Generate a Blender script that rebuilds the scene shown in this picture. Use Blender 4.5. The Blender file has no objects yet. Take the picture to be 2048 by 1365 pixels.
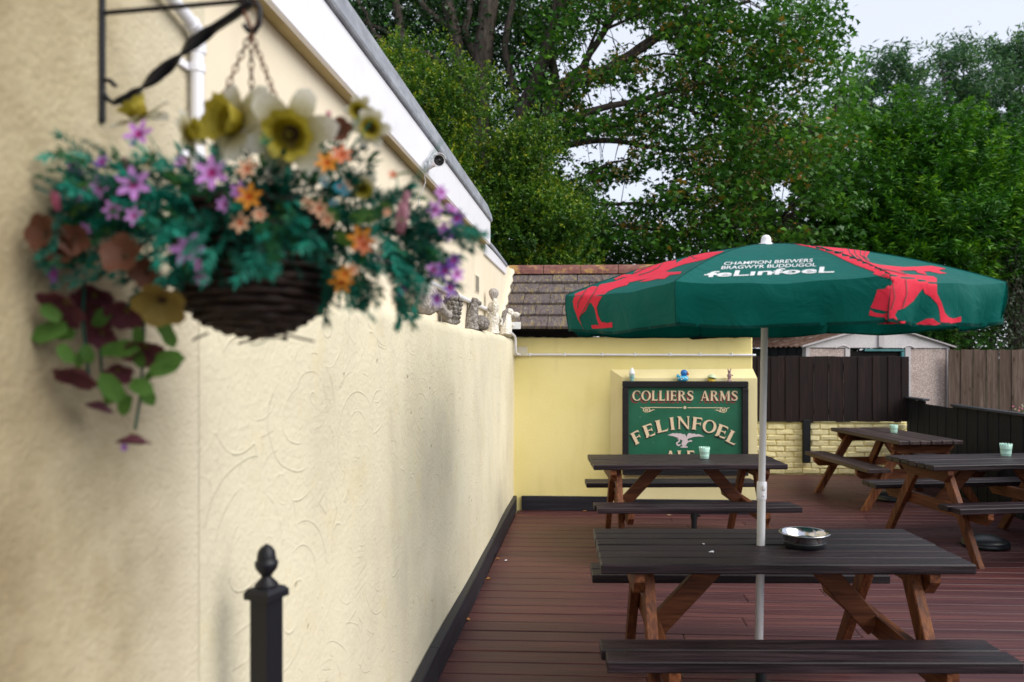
import bpy, bmesh, math, random
import numpy as np
from mathutils import Vector, Matrix, geometry
from mathutils.bvhtree import BVHTree

random.seed(7); RNG = np.random.default_rng(7)
PI = math.pi
S = bpy.context.scene
COL = S.collection

# ------------------------------------------------------------------ camera
FPX, CX, CY = 1593.0, 1100.0, 713.0          # focal length and principal point measured on the photograph
PSI = math.atan((1182 - CX) / FPX)           # yaw to the left of the long wall's direction
CAM = Vector((0, 0, 1.6))
FW = Vector((-math.sin(PSI), math.cos(PSI), 0)); RT = Vector((math.cos(PSI), math.sin(PSI), 0)); UP = Vector((0, 0, 1))
cd = bpy.data.cameras.new('camera'); cam = bpy.data.objects.new('camera', cd); COL.objects.link(cam)
cam.location = CAM; cam.rotation_euler = (PI / 2, 0, PSI)
cd.sensor_width = 36; cd.lens = 36 * FPX / 2048
cd.shift_x = (1024 - CX) / 2048; cd.shift_y = (CY - 682.5) / 2048
cd.clip_start = 0.05; cd.clip_end = 1000
cd.dof.use_dof = True; cd.dof.focus_distance = 5.0; cd.dof.aperture_fstop = 2.4
S.camera = cam

# ------------------------------------------------------------------ sky, sun, exposure
SUN_EL, SUN_AZ = math.radians(40), math.radians(112)   # azimuth clockwise from +Y
w = bpy.data.worlds.new('World'); S.world = w; w.use_nodes = True
nt = w.node_tree; nt.nodes.clear()
sky = nt.nodes.new('ShaderNodeTexSky'); sky.sky_type = 'NISHITA'; sky.sun_disc = False
sky.sun_elevation = SUN_EL; sky.sun_rotation = SUN_AZ
mx = nt.nodes.new('ShaderNodeMix'); mx.data_type = 'RGBA'; mx.inputs['Factor'].default_value = 0.86
mx.inputs['B'].default_value = (3.95, 4.12, 4.65, 1)     # bright overcast veil over the blue
bg = nt.nodes.new('ShaderNodeBackground'); bg.inputs['Strength'].default_value = 0.125
wo = nt.nodes.new('ShaderNodeOutputWorld')
nt.links.new(sky.outputs['Color'], mx.inputs['A']); nt.links.new(mx.outputs['Result'], bg.inputs['Color'])
nt.links.new(bg.outputs[0], wo.inputs['Surface'])
sd = bpy.data.lights.new('sun', 'SUN'); sun = bpy.data.objects.new('sun', sd); COL.objects.link(sun)
sd.energy = 2.0; sd.angle = math.radians(54); sd.color = (1.0, 0.95, 0.87)
sdir = Vector((math.sin(SUN_AZ) * math.cos(SUN_EL), math.cos(SUN_AZ) * math.cos(SUN_EL), math.sin(SUN_EL)))
sun.rotation_euler = sdir.to_track_quat('Z', 'Y').to_euler()
S.view_settings.view_transform = 'Standard'; S.view_settings.look = 'None'
S.view_settings.gamma = 1; S.view_settings.use_curve_mapping = False
S.view_settings.exposure = 0.9

# ------------------------------------------------------------------ pixel -> place helpers
def ray(px, py):
    return FW + RT * ((px - CX) / FPX) + UP * ((CY - py) / FPX)
def at(px, py, d): return CAM + ray(px, py) * d
def onX(px, py, X): r = ray(px, py); return CAM + r * (X / r.x)
def onY(px, py, Y): r = ray(px, py); return CAM + r * (Y / r.y)
def onZ(px, py, Z): r = ray(px, py); return CAM + r * ((Z - CAM.z) / r.z)

# ------------------------------------------------------------------ object helpers
def tag(o, label=None, cat=None, group=None, kind=None):
    if label: o['label'] = label
    if cat: o['category'] = cat
    if group: o['group'] = group
    if kind: o['kind'] = kind
    return o
def empty(name, loc, rz=0.0):
    o = bpy.data.objects.new(name, None); COL.objects.link(o)
    o.location = loc; o.rotation_euler = (0, 0, rz); o.empty_display_size = 0.1
    return o
class MB:
    def __init__(s): s.v = []; s.f = []; s.m = []; s.sm = []
    def add(s, vs, fs, mi=0, smooth=False):
        b = len(s.v); s.v += [tuple(v) for v in vs]
        for f in fs: s.f.append(tuple(b + i for i in f)); s.m.append(mi); s.sm.append(smooth)
        return s
    def mesh(s, name, mats):
        me = bpy.data.meshes.new(name); me.from_pydata(s.v, [], s.f)
        for m in (mats if isinstance(mats, (list, tuple)) else [mats]): me.materials.append(m)
        me.polygons.foreach_set('material_index', s.m); me.polygons.foreach_set('use_smooth', s.sm)
        me.update(); return me
    def build(s, name, mats, parent=None, world=False, loc=(0, 0, 0)):
        if parent is not None and world:
            L = Vector(parent.location)
            s.v = [tuple(Vector(v) - L) for v in s.v]
        o = bpy.data.objects.new(name, s.mesh(name, mats)); COL.objects.link(o); o.location = loc
        if parent is not None: o.parent = parent
        return o
def inst(name, me, parent, loc=(0, 0, 0), rot=(0, 0, 0), scale=(1, 1, 1)):
    o = bpy.data.objects.new(name, me); COL.objects.link(o); o.location = loc
    o.rotation_euler = rot; o.scale = scale
    if parent is not None: o.parent = parent
    return o
def copy_tree(o, parent=None):
    c = o.copy(); COL.objects.link(c); c.parent = parent
    for ch in [x for x in bpy.data.objects if x.parent == o]: copy_tree(ch, c)
    return c
def cbox(mb, c, size, M=None, b=0.004, mi=0):
    """box with chamfered edges"""
    hx, hy, hz = [x / 2 for x in size]; b = min(b, hx * .45, hy * .45, hz * .45)
    vs = []; idx = {}
    for sx in (-1, 1):
        for sy in (-1, 1):
            for sz in (-1, 1):
                for ax in range(3):
                    p = [sx * (hx - b), sy * (hy - b), sz * (hz - b)]
                    p[ax] = (sx * hx, sy * hy, sz * hz)[ax]
                    idx[(sx, sy, sz, ax)] = len(vs); vs.append(Vector(p))
    fs = []
    def q(*k): fs.append([idx[t] for t in k])
    for ax in range(3):
        o1, o2 = [(1, 2), (2, 0), (0, 1)][ax]
        for s in (-1, 1):
            ks = []
            for a, d in ((-1, -1), (1, -1), (1, 1), (-1, 1)):
                t = [0, 0, 0]; t[ax] = s; t[o1] = a; t[o2] = d; ks.append((t[0], t[1], t[2], ax))
            q(*(ks if s > 0 else ks[::-1]))
    for ax in range(3):
        o1, o2 = [(1, 2), (2, 0), (0, 1)][ax]
        for a in (-1, 1):
            for d in (-1, 1):
                t0 = [0, 0, 0]; t0[o1] = a; t0[o2] = d; t1 = list(t0); t0[ax] = -1; t1[ax] = 1
                ks = [(*t0, o1), (*t1, o1), (*t1, o2), (*t0, o2)]
                q(*(ks if a * d < 0 else ks[::-1]))
    for sx in (-1, 1):
        for sy in (-1, 1):
            for sz in (-1, 1):
                ks = [(sx, sy, sz, 0), (sx, sy, sz, 1), (sx, sy, sz, 2)]
                q(*(ks if sx * sy * sz > 0 else ks[::-1]))
    if M is not None: vs = [M @ v for v in vs]
    C = Vector(c); mb.add([v + C for v in vs], fs, mi); return mb
def box(mb, lo, hi, b=0.004, mi=0):
    lo = Vector(lo); hi = Vector(hi); return cbox(mb, (lo + hi) / 2, hi - lo, None, b, mi)
def beam(mb, p, q, wy, wz, side=Vector((0, 1, 0)), b=0.004, mi=0):
    """rectangular bar from p to q; wy is its width along side"""
    p = Vector(p); q = Vector(q); x = (q - p).normalized(); s = (side - x * side.dot(x)).normalized(); z = x.cross(s)
    M = Matrix((x, s, z)).transposed()
    return cbox(mb, (p + q) / 2, ((q - p).length, wy, wz), M, b, mi)
def tube(mb, pts, rad, n=8, closed=False, mi=0, caps=True):
    pts = [Vector(p) for p in pts]; k = len(pts)
    if not hasattr(rad, '__len__'): rad = [rad] * k
    tan = []
    for i in range(k):
        a = pts[(i - 1) % k] if (i or closed) else pts[0]; c = pts[(i + 1) % k] if (i < k - 1 or closed) else pts[-1]
        tan.append((c - a).normalized())
    nrm = tan[0].orthogonal().normalized(); vs = []
    for i in range(k):
        nrm = (nrm - tan[i] * nrm.dot(tan[i])).normalized(); bi = tan[i].cross(nrm)
        for j in range(n):
            a = 2 * PI * j / n; vs.append(pts[i] + (nrm * math.cos(a) + bi * math.sin(a)) * rad[i])
    fs = []
    for i in range(k if closed else k - 1):
        for j in range(n):
            a, b_ = i * n + j, i * n + (j + 1) % n; c, d = ((i + 1) % k) * n + (j + 1) % n, ((i + 1) % k) * n + j
            fs.append((a, b_, c, d))
    mb.add(vs, fs, mi, True)
    if caps and not closed:
        mb.add(vs[:n], [tuple(range(n))[::-1]], mi); mb.add(vs[-n:], [tuple(range(n))], mi)
    return mb
def lathe(mb, prof, n=24, c=(0, 0, 0), M=None, mi=0, wob=None, caps=True):
    C = Vector(c); vs = []
    for i, (r, z) in enumerate(prof):
        for j in range(n):
            a = 2 * PI * j / n; rr = r * (wob(a, i) if wob else 1); p = Vector((rr * math.cos(a), rr * math.sin(a), z))
            vs.append((M @ p if M is not None else p) + C)
    fs = [(i * n + j, i * n + (j + 1) % n, (i + 1) * n + (j + 1) % n, (i + 1) * n + j) for i in range(len(prof) - 1) for j in range(n)]
    mb.add(vs, fs, mi, True)
    if caps:
        if prof[0][0] > 1e-5: mb.add(vs[:n], [tuple(range(n))[::-1]], mi)
        if prof[-1][0] > 1e-5: mb.add(vs[-n:], [tuple(range(n))], mi)
    return mb
def prism(mb, poly, fn0, fn1, mi=0):
    """side-walled prism: poly of 2-D points mapped by fn0 (back) and fn1 (front)"""
    n = len(poly); A = [fn0(*p) for p in poly]; B = [fn1(*p) for p in poly]
    mb.add(A + B, [tuple(range(n))[::-1], tuple(range(n, 2 * n))] + [(i, (i + 1) % n, n + (i + 1) % n, n + i) for i in range(n)], mi)
    return mb
def loft(mb, sections, mi=0, smooth=True, caps=True):
    n = len(sections[0]); vs = [p for s in sections for p in s]
    fs = [(i * n + j, i * n + (j + 1) % n, (i + 1) * n + (j + 1) % n, (i + 1) * n + j) for i in range(len(sections) - 1) for j in range(n)]
    if caps: fs += [tuple(range(n))[::-1], tuple(range((len(sections) - 1) * n, len(sections) * n))]
    mb.add(vs, fs, mi, smooth); return mb
def blob(mb, c, r, n=12, m=8, M=None, mi=0, bump=0.0, seed=0):
    rnd = random.Random(seed); C = Vector(c); vs = []; fs = []
    for i in range(m + 1):
        t = PI * i / m
        for j in range(n):
            a = 2 * PI * j / n; k = 1 + bump * (rnd.random() - .5)
            p = Vector((r[0] * math.sin(t) * math.cos(a) * k, r[1] * math.sin(t) * math.sin(a) * k, -r[2] * math.cos(t) * k))
            vs.append((M @ p if M is not None else p) + C)
    fs = [(i * n + j, i * n + (j + 1) % n, (i + 1) * n + (j + 1) % n, (i + 1) * n + j) for i in range(m) for j in range(n)]
    mb.add(vs, fs, mi, True); return mb

# ------------------------------------------------------------------ materials
def mat(name, col, rough=0.6, metal=0.0, spec=0.5):
    m = bpy.data.materials.new(name); m.use_nodes = True; b = m.node_tree.nodes['Principled BSDF']
    b.inputs['Base Color'].default_value = (*col, 1); b.inputs['Roughness'].default_value = rough
    b.inputs['Metallic'].default_value = metal; b.inputs['Specular IOR Level'].default_value = spec
    return m
class NG:
    def __init__(s, m): s.m = m; s.t = m.node_tree; s.b = s.t.nodes['Principled BSDF']; s.out = s.t.nodes['Material Output']
    def n(s, ty, **kw):
        x = s.t.nodes.new(ty)
        for k, v in kw.items():
            if k.startswith('_'): setattr(x, k[1:], v)
            else:
                i = x.inputs[k.replace('__', ' ')] if isinstance(k, str) else x.inputs[k]
                if hasattr(v, 'is_output'): s.t.links.new(v, i)
                else: i.default_value = v
        return x
    def l(s, a, b): s.t.links.new(a, b)
    def coord(s, which='Object'): return s.n('ShaderNodeTexCoord').outputs[which]
    def mapping(s, vec, scale=(1, 1, 1), loc=(0, 0, 0), rot=(0, 0, 0)):
        x = s.n('ShaderNodeMapping'); s.l(vec, x.inputs['Vector'])
        x.inputs['Scale'].default_value = scale; x.inputs['Location'].default_value = loc; x.inputs['Rotation'].default_value = rot
        return x.outputs[0]
    def noise(s, vec, scale, detail=4, rough=.55, dist=0, w=None):
        x = s.n('ShaderNodeTexNoise'); s.l(vec, x.inputs['Vector']); x.inputs['Scale'].default_value = scale
        x.inputs['Detail'].default_value = detail; x.inputs['Roughness'].default_value = rough; x.inputs['Distortion'].default_value = dist
        if w is not None: x.noise_dimensions = '4D'; s.l(w, x.inputs['W'])
        return x.outputs['Fac']
    def vor(s, vec, scale, feature='F1', rnd=1.0):
        x = s.n('ShaderNodeTexVoronoi'); x.feature = feature; s.l(vec, x.inputs['Vector']); x.inputs['Scale'].default_value = scale
        x.inputs['Randomness'].default_value = rnd; return x
    def ramp(s, fac, stops, interp='LINEAR'):
        x = s.n('ShaderNodeValToRGB'); s.l(fac, x.inputs['Fac']); r = x.color_ramp; r.interpolation = interp
        while len(r.elements) < len(stops): r.elements.new(.5)
        for e, (p, c) in zip(r.elements, stops): e.position = p; e.color = (*c, 1) if len(c) == 3 else c
        return x.outputs['Color']
    def val(s, fac, a, b, c=0.0, d=1.0):
        x = s.n('ShaderNodeMapRange'); s.l(fac, x.inputs['Value'])
        for k, v in zip(('From Min', 'From Max', 'To Min', 'To Max'), (a, b, c, d)): x.inputs[k].default_value = v
        return x.outputs[0]
    def math(s, op, a, b=None):
        x = s.n('ShaderNodeMath'); x.operation = op
        for i, v in enumerate((a, b)):
            if v is None: continue
            if hasattr(v, 'is_output'): s.l(v, x.inputs[i])
            else: x.inputs[i].default_value = v
        return x.outputs[0]
    def mix(s, fac, a, b, mode='MIX'):
        x = s.n('ShaderNodeMix'); x.data_type = 'RGBA'; x.blend_type = mode
        for k, v in (('Factor', fac), ('A', a), ('B', b)):
            if hasattr(v, 'is_output'): s.l(v, x.inputs[k])
            else: x.inputs[k].default_value = v if k == 'Factor' else ((*v, 1) if len(v) == 3 else v)
        return x.outputs['Result']
    def rnd(s): return s.n('ShaderNodeObjectInfo').outputs['Random']
    def bump(s, h, strength=.5, dist=.01, nrm=None):
        x = s.n('ShaderNodeBump'); s.l(h, x.inputs['Height']); x.inputs['Strength'].default_value = strength; x.inputs['Distance'].default_value = dist
        if nrm is not None: s.l(nrm, x.inputs['Normal'])
        return x.outputs[0]
    def set(s, col=None, rough=None, nrm=None):
        if col is not None: s.l(col, s.b.inputs['Base Color'])
        if rough is not None: s.l(rough, s.b.inputs['Roughness'])
        if nrm is not None: s.l(nrm, s.b.inputs['Normal'])
        return s.m

def wood(name, dark, mid, light, axis=0, scale=1.0, rough=(.4, .65), bump=.35, spec=.5, knots=True, rvar=.55):
    g = NG(mat(name, mid, .5, 0, spec)); co = g.coord(); r = g.rnd(); w = g.math('MULTIPLY', r, 37.0)
    sc = [14 * scale] * 3; sc[axis] = .9 * scale
    v = g.mapping(co, sc)
    a = g.noise(v, 2.2, 6, .6, .8, w); sc2 = [60 * scale] * 3; sc2[axis] = 1.6 * scale
    f = g.noise(g.mapping(co, sc2), 1.6, 4, .6, .2, w)
    c = g.ramp(g.math('ADD', g.math('MULTIPLY', a, .75), g.math('MULTIPLY', f, .25)), [(.38, dark), (.5, mid), (.62, light)])
    sc3 = [3.0] * 3; sc3[axis] = .55
    blot = g.noise(g.mapping(co, sc3), 1.6, 3, .5, 0, w)
    c = g.mix(g.val(blot, .40, .68, 0, .55), c, dark)
    if knots:
        sk = [7.5] * 3; sk[axis] = 2.6
        k = g.vor(g.mapping(co, sk, g_loc(g, r) if False else (0, 0, 0)), 1.0).outputs['Distance']
        c = g.mix(g.val(k, .07, .17, .75, 0), c, tuple(x * .35 for x in dark))
    c = g.mix(rvar, c, g.mix(g.val(r, 0, 1, 0, 1), dark, light), 'MIX') if False else g.mix(g.val(r, 0, 1, 0, rvar), c, dark)
    h = g.math('ADD', g.math('MULTIPLY', a, .6), f)
    return g.set(c, g.val(a, .3, .7, *rough), g.bump(h, bump, .004))

M_deck = wood('deck_stain', (.040, .012, .015), (.086, .025, .026), (.160, .056, .043), 0, 1, (.40, .60), .6, .38, True, .55)
M_dark = wood('dark_table_stain', (.005, .0026, .0042), (.0170, .0090, .0125), (.045, .026, .031), 0, 1, (.36, .58), .7, .32, True, .3)
M_dark2 = wood('worn_table_stain', (.018, .011, .011), (.048, .028, .027), (.085, .052, .048), 0, 1, (.45, .65), .6, .35, True, .3)
M_leg = wood('brown_leg_stain', (.055, .014, .005), (.165, .050, .015), (.31, .12, .046), 2, 1.3, (.5, .75), .4, .35, True, .35)
M_bearer = wood('brown_bearer_stain', (.055, .014, .005), (.165, .050, .015), (.31, .12, .046), 1, 1.3, (.5, .75), .4, .35, True, .35)
M_brace = wood('brown_brace_stain', (.055, .014, .005), (.150, .045, .014), (.27, .10, .040), 0, 1.0, (.5, .75), .4, .35, True, .35)
M_skirt = wood('skirting_stain', (.006, .006, .010), (.014, .014, .021), (.028, .027, .038), 1, 1, (.45, .65), .4, .4, False, .2)
M_skirtx = wood('skirting_stain_cross', (.006, .006, .010), (.014, .014, .021), (.028, .027, .038), 0, 1, (.45, .65), .4, .4, False, .2)
M_fdark = wood('dark_fence_stain', (.009, .005, .006), (.022, .012, .011), (.042, .023, .019), 2, 1, (.6, .85), .5, .25, False, .5)
M_fblack = wood('black_fence_paint', (.004, .005, .007), (.008, .009, .012), (.015, .016, .020), 2, 1, (.5, .8), .4, .3, False, .3)
M_fgrey = wood('weathered_fence', (.085, .056, .042), (.155, .108, .084), (.24, .18, .148), 2, 1, (.8, .95), .5, .15, True, .55)

def m_render():
    g = NG(mat('smooth_cream_render', (.72, .63, .41), .82, 0, .25)); co = g.coord()
    dv = g.n('ShaderNodeVectorMath', _operation='ADD')
    nz = g.n('ShaderNodeTexNoise', Scale=1.3, Detail=2.0); g.l(co, nz.inputs['Vector'])
    sc = g.n('ShaderNodeVectorMath', _operation='SCALE'); g.l(nz.outputs['Color'], sc.inputs[0]); sc.inputs['Scale'].default_value = .28
    g.l(co, dv.inputs[0]); g.l(sc.outputs[0], dv.inputs[1]); vv = dv.outputs[0]
    # trowel arcs: thin ridges on rings about scattered centres, broken up by noise
    def arcs(scale, rings, thr, loc):
        v = g.mapping(vv, (.02, .95, 1.25), loc, (.35, 0, 0))
        d = g.vor(v, scale).outputs['Distance']
        fr = g.math('FRACT', g.math('MULTIPLY', d, rings))
        ridge = g.math('SUBTRACT', 1.0, g.math('MULTIPLY', g.math('ABSOLUTE', g.math('SUBTRACT', fr, .5)), 24.0))
        ridge = g.math('MAXIMUM', ridge, 0.0)
        step = g.math('MULTIPLY', g.math('SUBTRACT', fr, .5), .25)
        mk = g.val(g.noise(g.mapping(co, (1, 1, 1), loc), 4.6, 3), thr + .02, thr + .14)
        return g.math('MULTIPLY', g.math('ADD', ridge, step), mk)
    h = g.math('ADD', g.math('ADD', arcs(2.5, 5.2, .45, (3, 1, 2)), g.math('MULTIPLY', arcs(4.2, 4.2, .49, (7, 4, 9)), .8)), g.math('MULTIPLY', arcs(7.0, 3.0, .53, (1, 8, 5)), .6))
    fine = g.noise(co, 60, 5, .6); mid = g.noise(co, 9, 4, .55)
    spots = g.vor(co, 7.0).outputs['Distance']
    chips = g.math('MULTIPLY', g.val(spots, .03, .085, 1, 0), g.val(g.noise(co, 3.0, 1), .47, .52))
    hh = g.math('ADD', g.math('ADD', g.math('MULTIPLY', h, .33), g.math('MULTIPLY', fine, .55)), g.math('MULTIPLY', mid, .8))
    hh = g.math('SUBTRACT', hh, g.math('MULTIPLY', chips, .8))
    big = g.noise(g.mapping(co, (1, .8, .55)), 1.5, 4)
    c = g.ramp(big, [(.35, (.60, .55, .40)), (.5, (.665, .61, .45)), (.68, (.71, .655, .49))])
    grime = g.math('MULTIPLY', g.val(g.noise(g.mapping(co, (1, 1.4, .8), (2, 5, 1)), 1.1, 5, .65), .50, .72), .34)
    c = g.mix(grime, c, (.36, .325, .265))
    c = g.mix(g.math('MULTIPLY', chips, .7), c, (.27, .22, .13))
    sepia = g.math('MULTIPLY', g.val(g.noise(co, 4.0, 5, .7), .56, .70), .25)
    c = g.mix(sepia, c, (.62, .50, .22))
    return g.set(c, None, g.bump(hh, .95, .0075))
M_render = m_render()
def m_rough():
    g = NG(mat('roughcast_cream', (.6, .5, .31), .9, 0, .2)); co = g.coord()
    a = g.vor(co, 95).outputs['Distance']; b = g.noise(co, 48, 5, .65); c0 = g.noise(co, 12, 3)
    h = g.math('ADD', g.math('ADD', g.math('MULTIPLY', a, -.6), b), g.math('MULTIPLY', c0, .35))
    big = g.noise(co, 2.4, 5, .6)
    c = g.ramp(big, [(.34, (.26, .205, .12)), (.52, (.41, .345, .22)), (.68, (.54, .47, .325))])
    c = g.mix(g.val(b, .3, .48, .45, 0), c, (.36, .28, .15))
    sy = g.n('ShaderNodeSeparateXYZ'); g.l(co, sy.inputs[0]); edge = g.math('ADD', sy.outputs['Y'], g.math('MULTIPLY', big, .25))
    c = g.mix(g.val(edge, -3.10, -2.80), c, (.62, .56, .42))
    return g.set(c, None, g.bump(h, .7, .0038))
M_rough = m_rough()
def m_yellow(name, a, b, bump=.35):
    g = NG(mat(name, a, .75, 0, .3)); co = g.coord()
    n1 = g.noise(co, 1.7, 4); n2 = g.noise(co, 55, 4); st = g.noise(g.mapping(co, (3, 3, .35)), 2.0, 4)
    c = g.ramp(n1, [(.35, a), (.66, b)]); c = g.mix(g.val(st, .55, .78, 0, .30), c, tuple(x * .72 for x in a))
    return g.set(c, None, g.bump(g.math('ADD', n2, g.math('MULTIPLY', n1, 2.0)), bump, .004))
M_yellow = m_yellow('yellow_masonry_paint', (.78, .67, .27), (.84, .73, .335))
M_upper = m_yellow('pale_cream_paint', (.74, .655, .50), (.79, .71, .56), .25)
M_panel = m_yellow('cream_panel_paint', (.79, .68, .35), (.85, .75, .43))
def m_white(name, col=(.78, .79, .84), rough=.35, dirt=(.30, .27, .2), amt=.35):
    g = NG(mat(name, col, rough)); co = g.coord(); n = g.noise(co, 5, 5, .65)
    return g.set(g.mix(g.val(n, .52, .8, 0, amt), col, dirt))
M_fascia = m_white('white_fascia_paint', (.84, .84, .90), .4, (.45, .42, .36), .28)
M_pvc = m_white('white_plastic', (.80, .80, .86), .3, (.5, .47, .4), .2)
def m_cap():
    g = NG(mat('grey_felt_edge', (.3, .32, .36), .55)); co = g.coord()
    n = g.noise(g.mapping(co, (3, 1.0, 3)), 5, 5, .7); c = g.ramp(n, [(.3, (.19, .20, .235)), (.55, (.31, .33, .375)), (.75, (.44, .46, .50))])
    return g.set(c, None, g.bump(n, .4, .006))
M_cap = m_cap()
def m_tile():
    g = NG(mat('lichened_concrete_tile', (.2, .18, .18), .9, 0, .2)); co = g.coord(); r = g.rnd(); w = g.math('MULTIPLY', r, 50.0)
    n = g.noise(co, 14, 5, .7, 0, w); c = g.ramp(n, [(.3, (.050, .039, .038)), (.5, (.105, .086, .083)), (.7, (.18, .155, .145))])
    li = g.noise(co, 9, 4, .7, .3, g.math('ADD', w, 9.0)); c = g.mix(g.val(li, .53, .63, 0, .7), c, (.29, .22, .06))
    wh = g.noise(co, 16, 3, .6, 0, g.math('ADD', w, 21.0)); c = g.mix(g.val(wh, .59, .68, 0, .6), c, (.36, .34, .28))
    pu = g.noise(co, 3, 2, .5, 0, g.math('ADD', w, 3.0)); c = g.mix(g.val(pu, .45, .7, 0, .35), c, (.10, .07, .085))
    return g.set(c, None, g.bump(n, .6, .006))
M_tile = m_tile()
def m_ridge():
    g = NG(mat('red_ridge_tile', (.25, .1, .07), .85, 0, .25)); co = g.coord(); w = g.math('MULTIPLY', g.rnd(), 50.0)
    n = g.noise(co, 10, 5, .7, 0, w); c = g.ramp(n, [(.3, (.10, .042, .038)), (.5, (.18, .075, .06)), (.7, (.26, .14, .11))])
    c = g.mix(g.val(g.noise(co, 7, 4, .7, 0, g.math('ADD', w, 5.0)), .53, .62, 0, .7), c, (.42, .26, .07))
    return g.set(c, None, g.bump(n, .5, .005))
M_ridge = m_ridge()
M_mortar = m_yellow('mortar', (.62, .57, .43), (.70, .64, .50), .8)
M_black = mat('black_metal_paint', (.008, .008, .012), .45, 0, .3)
M_blackp = mat('black_plastic', (.010, .013, .016), .38)
def m_rust():
    g = NG(mat('rusty_steel', (.1, .04, .02), .7, .4)); n = g.noise(g.coord(), 90, 4)
    return g.set(g.ramp(n, [(.35, (.05, .025, .022)), (.55, (.16, .06, .03)), (.7, (.28, .15, .10))]))
M_rust = m_rust()
M_steel = mat('brushed_steel', (.62, .62, .64), .16, 1.0)
M_glass = mat('dark_lens', (.01, .01, .012), .08)
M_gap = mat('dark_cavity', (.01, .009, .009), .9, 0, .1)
M_pole = m_white('pale_pole_paint', (.60, .60, .62), .38, (.35, .33, .3), .4)
def m_fabric(name, col, dark, rough=.55):
    g = NG(mat(name, col, rough, 0, .35)); co = g.coord(); n = g.noise(co, 3.5, 3)
    wv = g.noise(co, 420, 2)
    g.b.inputs['Specular IOR Level'].default_value = .12
    c = g.mix(g.val(n, .4, .7, 0, .35), col, dark)
    m = g.set(c, None, g.bump(g.math('ADD', g.noise(co, 7, 4, .6, 1.2), g.math('MULTIPLY', wv, .05)), .45, .02))
    tr = g.n('ShaderNodeBsdfTranslucent'); g.l(c, tr.inputs['Color']); ms = g.n('ShaderNodeMixShader', Fac=.22)
    g.l(g.b.outputs[0], ms.inputs[1]); g.l(tr.outputs[0], ms.inputs[2]); g.l(ms.outputs[0], g.out.inputs['Surface'])
    return m
M_green = m_fabric('green_canopy_fabric', (.0006, .125, .106), (.0006, .100, .086))
M_red = m_fabric('red_canopy_print', (.80, .038, .078), (.74, .024, .05))
M_wprint = m_fabric('white_canopy_print', (.82, .84, .86), (.76, .78, .8))
M_mint = mat('mint_bucket_paint', (.40, .64, .54), .4)
M_cream = mat('cream_sign_paint', (.80, .62, .40), .6)
def m_sign():
    g = NG(mat('green_sign_paint', (.008, .12, .055), .5)); co = g.coord(); n = g.noise(co, 4, 4)
    c = g.mix(g.val(n, .4, .7), (.006, .105, .05), (.012, .145, .072)); k = g.noise(co, 26, 3, .7)
    c = g.mix(g.val(k, .70, .73), c, (.35, .42, .36)); return g.set(c)
M_sign = m_sign()
M_signdark = mat('dark_letter_shade', (.004, .022, .014), .6)
M_signred = mat('red_letter_shade', (.24, .035, .03), .6)
M_pinkw = mat('pale_dragon_paint', (.68, .56, .58), .6)
M_frame = wood('sign_frame_black', (.005, .004, .005), (.011, .009, .011), (.022, .018, .02), 0, 1, (.45, .7), .5, .35, False, .2)
def m_brick():
    g = NG(mat('painted_brick', (.78, .67, .30), .8, 0, .25)); co = g.coord(); w = g.math('MULTIPLY', g.rnd(), 40.0)
    n = g.noise(co, 22, 4, .6, 0, w); c = g.ramp(n, [(.35, (.70, .61, .31)), (.6, (.82, .74, .44))])
    return g.set(c, None, g.bump(n, .8, .012))
M_brick = m_brick()
def m_pebble(name, a, b, sc):
    g = NG(mat(name, a, .9, 0, .2)); co = g.coord(); v = g.vor(co, sc); n = g.noise(co, 3, 4)
    c = g.mix(g.val(v.outputs['Distance'], .1, .55), b, a); c = g.mix(g.val(n, .45, .75, 0, .35), c, tuple(x * .65 for x in a))
    return g.set(c, None, g.bump(v.outputs['Distance'], -.8, .012))
M_pebble = m_pebble('pebble_dash', (.33, .255, .235), (.62, .54, .50), 42)
M_gable = m_pebble('pale_garage_concrete', (.50, .47, .48), (.58, .55, .56), 30)
M_conc = m_yellow('grey_concrete', (.36, .33, .34), (.46, .43, .44), .5)
def m_corr():
    g = NG(mat('mossy_corrugated_sheet', (.12, .07, .05), .95, 0, .15)); co = g.coord(); n = g.noise(co, 7, 6, .7)
    c = g.ramp(n, [(.36, (.075, .038, .030)), (.52, (.15, .085, .062)), (.62, (.23, .18, .15)), (.72, (.46, .44, .43))])
    return g.set(c, None, g.bump(n, .7, .02))
M_corr = m_corr()
M_teal = mat('teal_frame_paint', (.03, .16, .17), .5)
def m_ground():
    g = NG(mat('rough_grass_ground', (.05, .07, .025), .95, 0, .1)); co = g.coord(); n = g.noise(co, .8, 6, .7)
    return g.set(g.ramp(n, [(.35, (.035, .05, .02)), (.6, (.07, .085, .035)), (.75, (.11, .09, .055))]), None, g.bump(n, .8, .05))
M_ground = m_ground()
def m_stone(name, a, b, c3):
    g = NG(mat(name, a, .9, 0, .2)); co = g.coord(); n = g.noise(co, 38, 5, .7); k = g.vor(co, 55).outputs['Distance']
    c = g.ramp(n, [(.32, a), (.5, b), (.68, c3)])
    return g.set(c, None, g.bump(g.math('ADD', n, k), .9, .01))
M_stoned = m_stone('mottled_dark_stone', (.07, .062, .055), (.20, .18, .16), (.42, .40, .38))
M_stonel = m_stone('pale_cast_stone', (.26, .225, .20), (.40, .36, .33), (.52, .48, .46))
M_stonew = m_stone('whitewashed_stone', (.50, .44, .34), (.70, .66, .58), (.78, .76, .72))
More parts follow.
